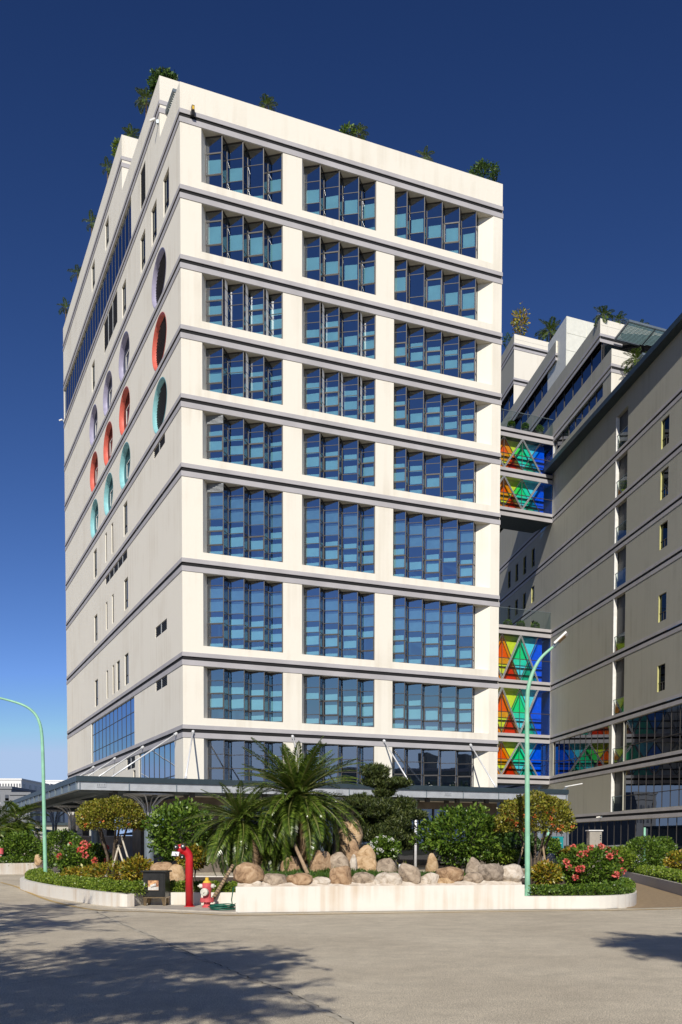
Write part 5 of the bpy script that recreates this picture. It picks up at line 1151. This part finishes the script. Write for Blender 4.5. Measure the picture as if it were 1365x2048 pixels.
# ---- parked cars before the grey building
M['tyre'] = mat('tyre_rubber', (.02, .02, .02), .8); M['rim'] = mat('alloy_rim', (.45, .45, .47), .3, metal=.8); M['carglass'] = mat('car_window', (.01, .012, .015), .05, spec=.8); M['tail'] = mat('tail_lamp_red', (.4, .01, .01), .2)
def car(label, loc, ang, paint):
    loc = np.array(loc, float); b = thing('parked_car', loc, label, 'car', 'cars parked by the grey building'); ca, sa = math.cos(ang), math.sin(ang); e1, e2 = np.array([ca, sa, 0]), np.array([-sa, ca, 0]); q = lambda x, y, z: loc + e1 * x + e2 * y + Z * z
    low = [(-2.15, .32, .62), (-2.2, .55, .80), (-2.1, .86, .84), (-1.2, .95, .86), (.9, .93, .86), (1.7, .84, .83), (2.1, .70, .78), (2.2, .45, .70), (2.1, .30, .6)]
    v = [];
    for x, z, y in low: v += [q(x, -y, z), q(x, y, z)]
    m_ = MB(); st = [(-2.2, .3, .55, .80), (-1.9, .25, .9, .86), (-1.0, .22, .95, .88), (.8, .22, .93, .88), (1.6, .24, .84, .86), (2.2, .3, .62, .76)]
    vs = []
    for x, z0, z1, y in st: vs += [q(x, -y, z0 + .1), q(x, -y * .9, z0), q(x, y * .9, z0), q(x, y, z0 + .1), q(x, y, z1 - .15), q(x, y * .9, z1), q(x, -y * .9, z1), q(x, -y, z1 - .15)]
    fs = [tuple(range(7, -1, -1)), tuple(range(40, 48))]
    for i in range(5):
        for j in range(8): fs.append((8 * i + j, 8 * i + (j + 1) % 8, 8 * i + 8 + (j + 1) % 8, 8 * i + 8 + j))
    m_.add(vs, fs); m_.build('body', paint, b, smooth=False)
    cab = [(-1.75, .92, .74), (-1.1, 1.40, .60), (.1, 1.46, .60), (1.15, .92, .74)]; m_ = MB()
    for sgn in (-1, 1): m_.poly([q(x, sgn * y, z) for x, z, y in (cab if sgn < 0 else cab[::-1])])
    for i in (0, 2): (xa, za, ya), (xb, zb_, yb) = cab[i], cab[i + 1]; m_.quad(q(xa, -ya, za), q(xb, -yb, zb_), q(xb, yb, zb_), q(xa, ya, za))
    m_.build('window', M['carglass'], b); m_ = MB(); m_.add([q(-1.15, -.62, 1.40), q(.15, -.62, 1.46), q(.15, .62, 1.46), q(-1.15, .62, 1.40), q(-1.1, -.52, 1.45), q(.1, -.52, 1.51), q(.1, .52, 1.51), q(-1.1, .52, 1.45)], [(4, 5, 6, 7), (0, 1, 5, 4), (1, 2, 6, 5), (2, 3, 7, 6), (3, 0, 4, 7)]); m_.build('roof', paint, b)
    for x in (-1.35, 1.35):
        for s in (-1, 1): w = MB().lathe([(.2, 0), (.32, .01), (.32, .2), (.2, .21)], q(x, s * .68, .32), 20, e2 * s).build('wheel', M['tyre'], b); MB().lathe([(.2, 0), (.16, .02), (.05, .03)], q(x, s * .89, .32), 16, e2 * s).build('rim', M['rim'], w)
    for s in (-1, 1): MB().box(q(2.1, s * .6 - .16, .52), e1 * .1, e2 * .32, Z * .13).build('headlight', M['chrome'], b); MB().box(q(-2.22, s * .62 - .14, .62), e1 * .06, e2 * .28, Z * .16).build('tail_light', M['tail'], b)
dark = mat('black_car_paint', (.015, .016, .02), .15, coat=.6); silver = mat('silver_car_paint', (.5, .52, .54), .25, metal=.5, coat=.6)
car('black car parked behind the kiosk', (14.2, 58.5, 0), rad(8), dark); car('silver car parked between the kiosk and the ball bush', (17.2, 60.5, 0), rad(10), silver); car('black car parked beyond the clipped bushes', (21.4, 59.5, 0), rad(80), dark)
# ================================================================== plants on the roofs and bridges
M['pot'] = mat('dark_planter_pot', (.05, .05, .05), .6)
def roof_bush(label, px, py, w, h, P, n_, z0, m=L['deep'], n=900, size=.16, **k):
    c = onplane(px, py, P, n_); Y = c[1]; r = (px_r(w / 2, Y), px_r(w / 2, Y), px_r(h / 2, Y)); b = bush('roof_shrub', label, 'shrub', c, r, n, m, size, wid=.26, lump=.35, z0=z0, group='plants on the roof terraces', **k); return b
def roof_palm(label, px, py, h, P, n_, z0, seed, n=16):
    c = onplane(px, py, P, n_); b = cycad(label, c, (c[0], c[1], z0), n, px_r(h, c[1]), seed, 0, (-25, 85), 'roof_palm', .06); tag(b, group='plants on the roof terraces'); return b
PF = T(0, .8, 0); PLm = T(.7, 0, 0)
roof_palm('small palm at the front parapet right of the yellow wall lamp', 534, 212, 22, PF, D2, ROOF1 - .9, 31, 22); roof_bush('low leafy plant peeping over the front parapet beside the middle palm', 697, 263, 24, 16, PF, D2, ROOF1 - .9, L['mid'], 300); roof_palm('broad low palm over the middle of the front parapet', 718, 268, 22, PF, D2, ROOF1 - .9, 32, 20); roof_palm('tiny palm on the front parapet left of the round bush', 850, 316, 20, PF, D2, ROOF1 - .9, 33); roof_bush('round green bush at the right end of the front parapet', 967, 350, 54, 34, PF, D2, ROOF1 - .9, L['deep'], 1300)
P2 = T(1.2, 0, 0)
roof_bush('dense dark bush behind the tower top step', 330, 172, 54, 44, P2, D1, ROOF2 - .9, L['deep'], 2200, .2); roof_palm('palm hanging over the top step parapet beside the dense bush', 293, 200, 26, PLm, D1, ROOF2 - .9, 34, 18); roof_palm('palm rising from the second step parapet', 262, 274, 24, P2, D1, ROOF3 - .9 - 2.5, 35, 20)
roof_bush('yellow green shrub leaning over the second step parapet', 234, 298, 14, 34, PLm, D1, ROOF3 - .9, L['lime'], 500); roof_palm('tiny palm high on the long side parapet', 216, 336, 18, PLm, D1, ROOF3 - .9, 36, 12); roof_palm('small palm midway on the long side parapet', 184, 446, 20, PLm, D1, ROOF3 - .9, 37, 12); roof_palm('small palm on the long side parapet past the midway palm', 156, 547, 20, PLm, D1, ROOF3 - .9, 38, 12); roof_palm('last palm at the far end of the long side parapet', 132, 616, 20, PLm, D1, ROOF3 - .9, 39, 14)
def rpl(s): return rf(s, 0, .6)
roof_bush('thin upright shrub with yellow leaves on the farthest grey block', 1041, 645, 30, 56, rf(BLK[3][0] - .5, 0, 0), np.cross(D1, Z), BLK[3][1] - .5, L['croton'], 420, .28, lo=.2); roof_palm('bushy palm on the farthest grey block', 1101, 664, 32, rf(BLK[3][0] - .5, 0, 0), np.cross(D1, Z), BLK[3][1] - .5, 41, 22); roof_bush('dark shrub over the shaded side of the farthest grey block', 1016, 684, 18, 26, rpl(0), NIN, BLK[3][1] - 4, L['deep'], 400)
for px, py, h, lab, sd_ in ((1208, 632, 26, 'palm at the corner of the slatted terrace', 42), (1238, 642, 22, 'light palm behind the slatted terrace parapet', 43), (1282, 655, 20, 'small palm at the far end of the slatted terrace', 44)): roof_palm(lab, px, py, h, rf(BLK[1][0] - .5, 0, 0), np.cross(D1, Z), BLK[1][1] - .5, sd_, 18)
roof_palm('palm growing through the lower slatted sunshade', 1272, 722, 34, rf(BLK[0][0] + 1.6, 0, 0), np.cross(D1, Z), EAVE + .3, 45, 20)
def ball(px, py, w, zt, Vd, lab):
    c = onplane(px, py, bf(0, 0, .9), D2); r = px_r(w / 2, c[1]); b = bush('potted_shrub', lab, 'shrub', c, (r, r, r * .95), 900, L['mid'], .11, lump=.12, z0=zt, group='potted shrubs on the bridge terraces', stems=2)
    MB().lathe([(.22, 0), (.30, .02), (.36, .5), (.36, .55), (.3, .55)], (c[0], c[1], zt), 14).build('pot', M['pot'], b)
for px, lab in ((1016, 'clipped ball on the lower bridge terrace nearest the tower'), (1042, 'clipped ball in the middle of the lower bridge terrace'), (1071, 'clipped ball on the lower bridge terrace nearest the grey building')): ball(px, 1247 + (px - 1016) * .1, 15, ZT_LO, 0, lab)
for px, lab in ((1023, 'clipped ball on the upper bridge terrace nearest the tower'), (1051, 'clipped ball in the middle of the upper bridge terrace'), (1080, 'clipped ball on the upper bridge terrace nearest the grey building')): ball(px, 849 + (px - 1023) * .16, 13, ZT_HI, 0, lab)
# ================================================================== far city behind the left lane
M['far_white'] = mat('far_white_block', (.74, .74, .74), .8); M['far_grey'] = mat('far_grey_block', (.22, .23, .25), .8); M['far_dark'] = mat('far_window', (.08, .09, .11), .3)
def block(label, x0, x1, ytop, Y, depth, m, nx, nz, frac=.5, wall_z=0):
    a, b_ = aty(x0, ytop, Y), aty(x1, ytop, Y); h = a[2]; w = b_[0] - a[0]; o = thing('apartment_block', (a[0], Y, 0), label, 'building', 'far city blocks'); MB().box((a[0], Y, 0), (w, 0, 0), (0, depth, 0), (0, 0, h)).build('walls', m, o); MB().box((a[0] - .3, Y - .3, h), (w + .6, 0, 0), (0, depth, 0), (0, 0, .7)).build('parapet', m, o)
    zz = np.linspace(h * (1 - frac), h - 2.2, nz); me = None
    for i in range(nx):
        for z in zz:
            ww = w / nx * .42; x = a[0] + w * (i + .5) / nx - ww / 2
            mb_ = MB().box((x, Y - .04, z - .8), (ww, 0, 0), (0, .3, 0), (0, 0, 1.5))
            mb_.build('window', M['far_dark'], o)
    for j in range(5):
        for z in zz: MB().box((a[0] + w - .2, Y + depth * (j + .3) / 5, z - .8), (.24, 0, 0), (0, depth * .08, 0), (0, 0, 1.5)).build('window', M['far_dark'], o)
block('white apartment block with small square windows on the far skyline', -30, 43, 1560, 420, 40, M['far_white'], 13, 5, .5); block('lower white apartment block right of the taller far one', 52, 100, 1570, 460, 30, M['far_white'], 8, 2, .25); block('grey slab building in front of the white apartments', -30, 23, 1578, 260, 40, M['far_grey'], 3, 2, .2); block('long dark low building behind the left palm', 20, 60, 1590, 240, 30, M['far_grey'], 5, 3, .4); block('white far block glimpsed beside the canopy edge', 88, 130, 1563, 480, 30, M['far_white'], 6, 3, .3)
# yard wall and tarpaulin roofs behind the left bed
b = thing('yard_wall', (-22, 66, 0), 'brown grey yard wall beyond the left bed', 'wall'); MB().box((-34, 66, 0), (22, 0, 0), (0, .25, 0), (0, 0, 1.95)).build('panel', M['tile_far'], b); MB().box((-34, 65.95, 1.95), (22, 0, 0), (0, .35, 0), (0, 0, .08)).build('coping', M['grey_band'], b)
M['tarp'] = mat('blue_tarpaulin', (.10, .14, .30), .5)
b = thing('tarpaulin_shed', (-23, 72, 0), 'shed with a sloping blue tarpaulin roof beyond the yard wall', 'shed'); MB().add([(-25, 70, 2.9), (-20, 70, 2.2), (-20, 76, 2.2), (-25, 76, 2.9), (-25, 70, 2.85), (-20, 70, 2.15), (-20, 76, 2.15), (-25, 76, 2.85)], [(0, 1, 2, 3), (7, 6, 5, 4), (0, 4, 5, 1), (1, 5, 6, 2), (2, 6, 7, 3), (3, 7, 4, 0)]).build('roof', M['tarp'], b)
for x, z in ((-24.8, 2.85), (-20.2, 2.15)):
    for y in (70.2, 75.8): MB().tube([(x, y, 0), (x, y, z)], .05, 8).build('post', M['steel'], b)
b = thing('low_building', (-16, 118, 0), 'low dark building closing the lane beyond the canopy', 'building'); MB().box((-46, 118, 0), (34, 0, 0), (0, 10, 0), (0, 0, 3.6)).build('walls', M['grey_render'], b); MB().box((-46.3, 117.7, 3.6), (34.6, 0, 0), (0, 10.6, 0), (0, 0, .3)).build('roof', M['steel_dark'], b)
for k in range(9): MB().box((-44.5 + 3.6 * k, 117.95, .8), (2.2, 0, 0), (0, .1, 0), (0, 0, 1.8)).build('window', M['far_dark'], b)
# ================================================================== street trees behind the viewer, seen by their shadows and reflections
L['street'] = leafmat('street_tree_leaf', [(.03, .06, .01), (.06, .12, .02), (.10, .17, .03)])
SUNV = np.array([-math.sin(rad(SUN_AZ)) * math.cos(rad(SUN_EL)), -math.cos(rad(SUN_AZ)) * math.cos(rad(SUN_EL)), math.sin(rad(SUN_EL))])
def shade_tree(label, trunk, blobs, hr, per, size, seed):
    r = np.random.default_rng(seed); b = thing('street_tree', (trunk[0], trunk[1], 0), label, 'tree', 'street trees along the near side'); t = MB(); top = np.array([trunk[0], trunk[1], hr[0] - 1.5]); t.tube([(trunk[0], trunk[1], -.1), (trunk[0] + .1, trunk[1], 2.), top], [.26, .2, .15], 10); V, F_, k = [], [], 0
    for (cx, cy, rx, ry, n) in blobs:
        for i in range(n):
            a = r.uniform(0, 6.28); q = math.sqrt(r.random()); g = atz(cx + rx * q * math.cos(a), cy + ry * q * math.sin(a)); h = r.uniform(*hr); c = g + SUNV * (h / SUNV[2])
            if abs(c[0]) < .42 * c[1] + .3 and c[1] > .5: continue
            mid = (top + c) / 2 + np.array([0, 0, -.3]); t.tube([top, mid, c], [.05, .03, .01], 5)
            for tw in range(3):                     # twigs with leaflets in two rows
                e = r.normal(size=3) * [1, 1, .35]; e /= np.linalg.norm(e); p = c + np.outer(np.linspace(0, 1.05, per), e); sd_ = np.cross(e, [0, 0, 1.]); d = np.where((np.arange(per) % 2 == 0)[:, None], sd_, -sd_) + e * .6 + r.normal(size=(per, 3)) * .25; v, f = leaves(p, d, size * (.7 + .6 * r.random(per)), .22); V.append(v); F_.append(f + k); k += len(v)
                t.tube([c, c + e * 1.05], [.012, .005], 4)
    t.build('trunk', M['bark'], b, smooth=True); leaf_mesh('crown', np.concatenate(V), np.concatenate(F_), L['street'], b)
shade_tree('leafy street tree left of the viewer casting the large dappled shade', (-8.5, -3.), [(60, 1836, 120, 28, 40), (290, 1915, 180, 28, 46), (440, 1924, 90, 22, 22), (120, 1990, 170, 50, 36), (380, 2004, 120, 36, 26), (-120, 1900, 150, 90, 40)], (6.8, 8.0), 15, .22, 5)
shade_tree('leafy street tree right of the viewer casting the small dark shade', (10.5, 1.), [(1425, 1894, 76, 20, 54), (1362, 1890, 32, 8, 20)], (9.6, 10.8), 20, .26, 6)

# ================================================================== buildings across the street behind the viewer, seen in the tower's glass
M['brick_red'] = mat('dull_red_brick', (.26, .10, .08), .85, var=.2); M['drab'] = mat('drab_grey_render', (.24, .25, .23), .85, var=.2)
def opposite(label, x, y, w, d, h, m, nx, nz, pent):
    o = thing('street_building', (x, y, 0), label, 'building', 'buildings across the street'); MB().box((x - w / 2, y - d, 0), (w, 0, 0), (0, d, 0), (0, 0, h)).build('walls', m, o); MB().box((x - w / 2 - .2, y - d - .2, h), (w + .4, 0, 0), (0, d + .4, 0), (0, 0, .5)).build('cornice', M['grey_band'], o)
    if pent: MB().box((x - w / 6, y - d * .8, h + .5), (w / 3, 0, 0), (0, d * .5, 0), (0, 0, 3.5)).build('roof_house', m, o)
    for i in range(nx):
        for k in range(nz): MB().box((x - w / 2 + w * (i + .28) / nx, y - .1, 1.2 + (h - 1.5) * k / nz), (w / nx * .44, 0, 0), (0, .16, 0), (0, 0, 1.5)).build('window', M['far_dark'], o)
opposite('grey block with a roof house across the street behind the viewer', -38, -70, 22, 16, 15.5, M['drab'], 6, 4, True)
opposite('red brick block across the street behind the viewer', -95, -40, 30, 18, 14, M['brick_red'], 8, 4, False)
opposite('low drab block across the street behind the viewer', 8, -78, 34, 14, 9, M['drab'], 9, 2, False)
opposite('tall grey block far down the street behind the viewer', -150, -30, 30, 20, 24, M['drab'], 7, 7, True)
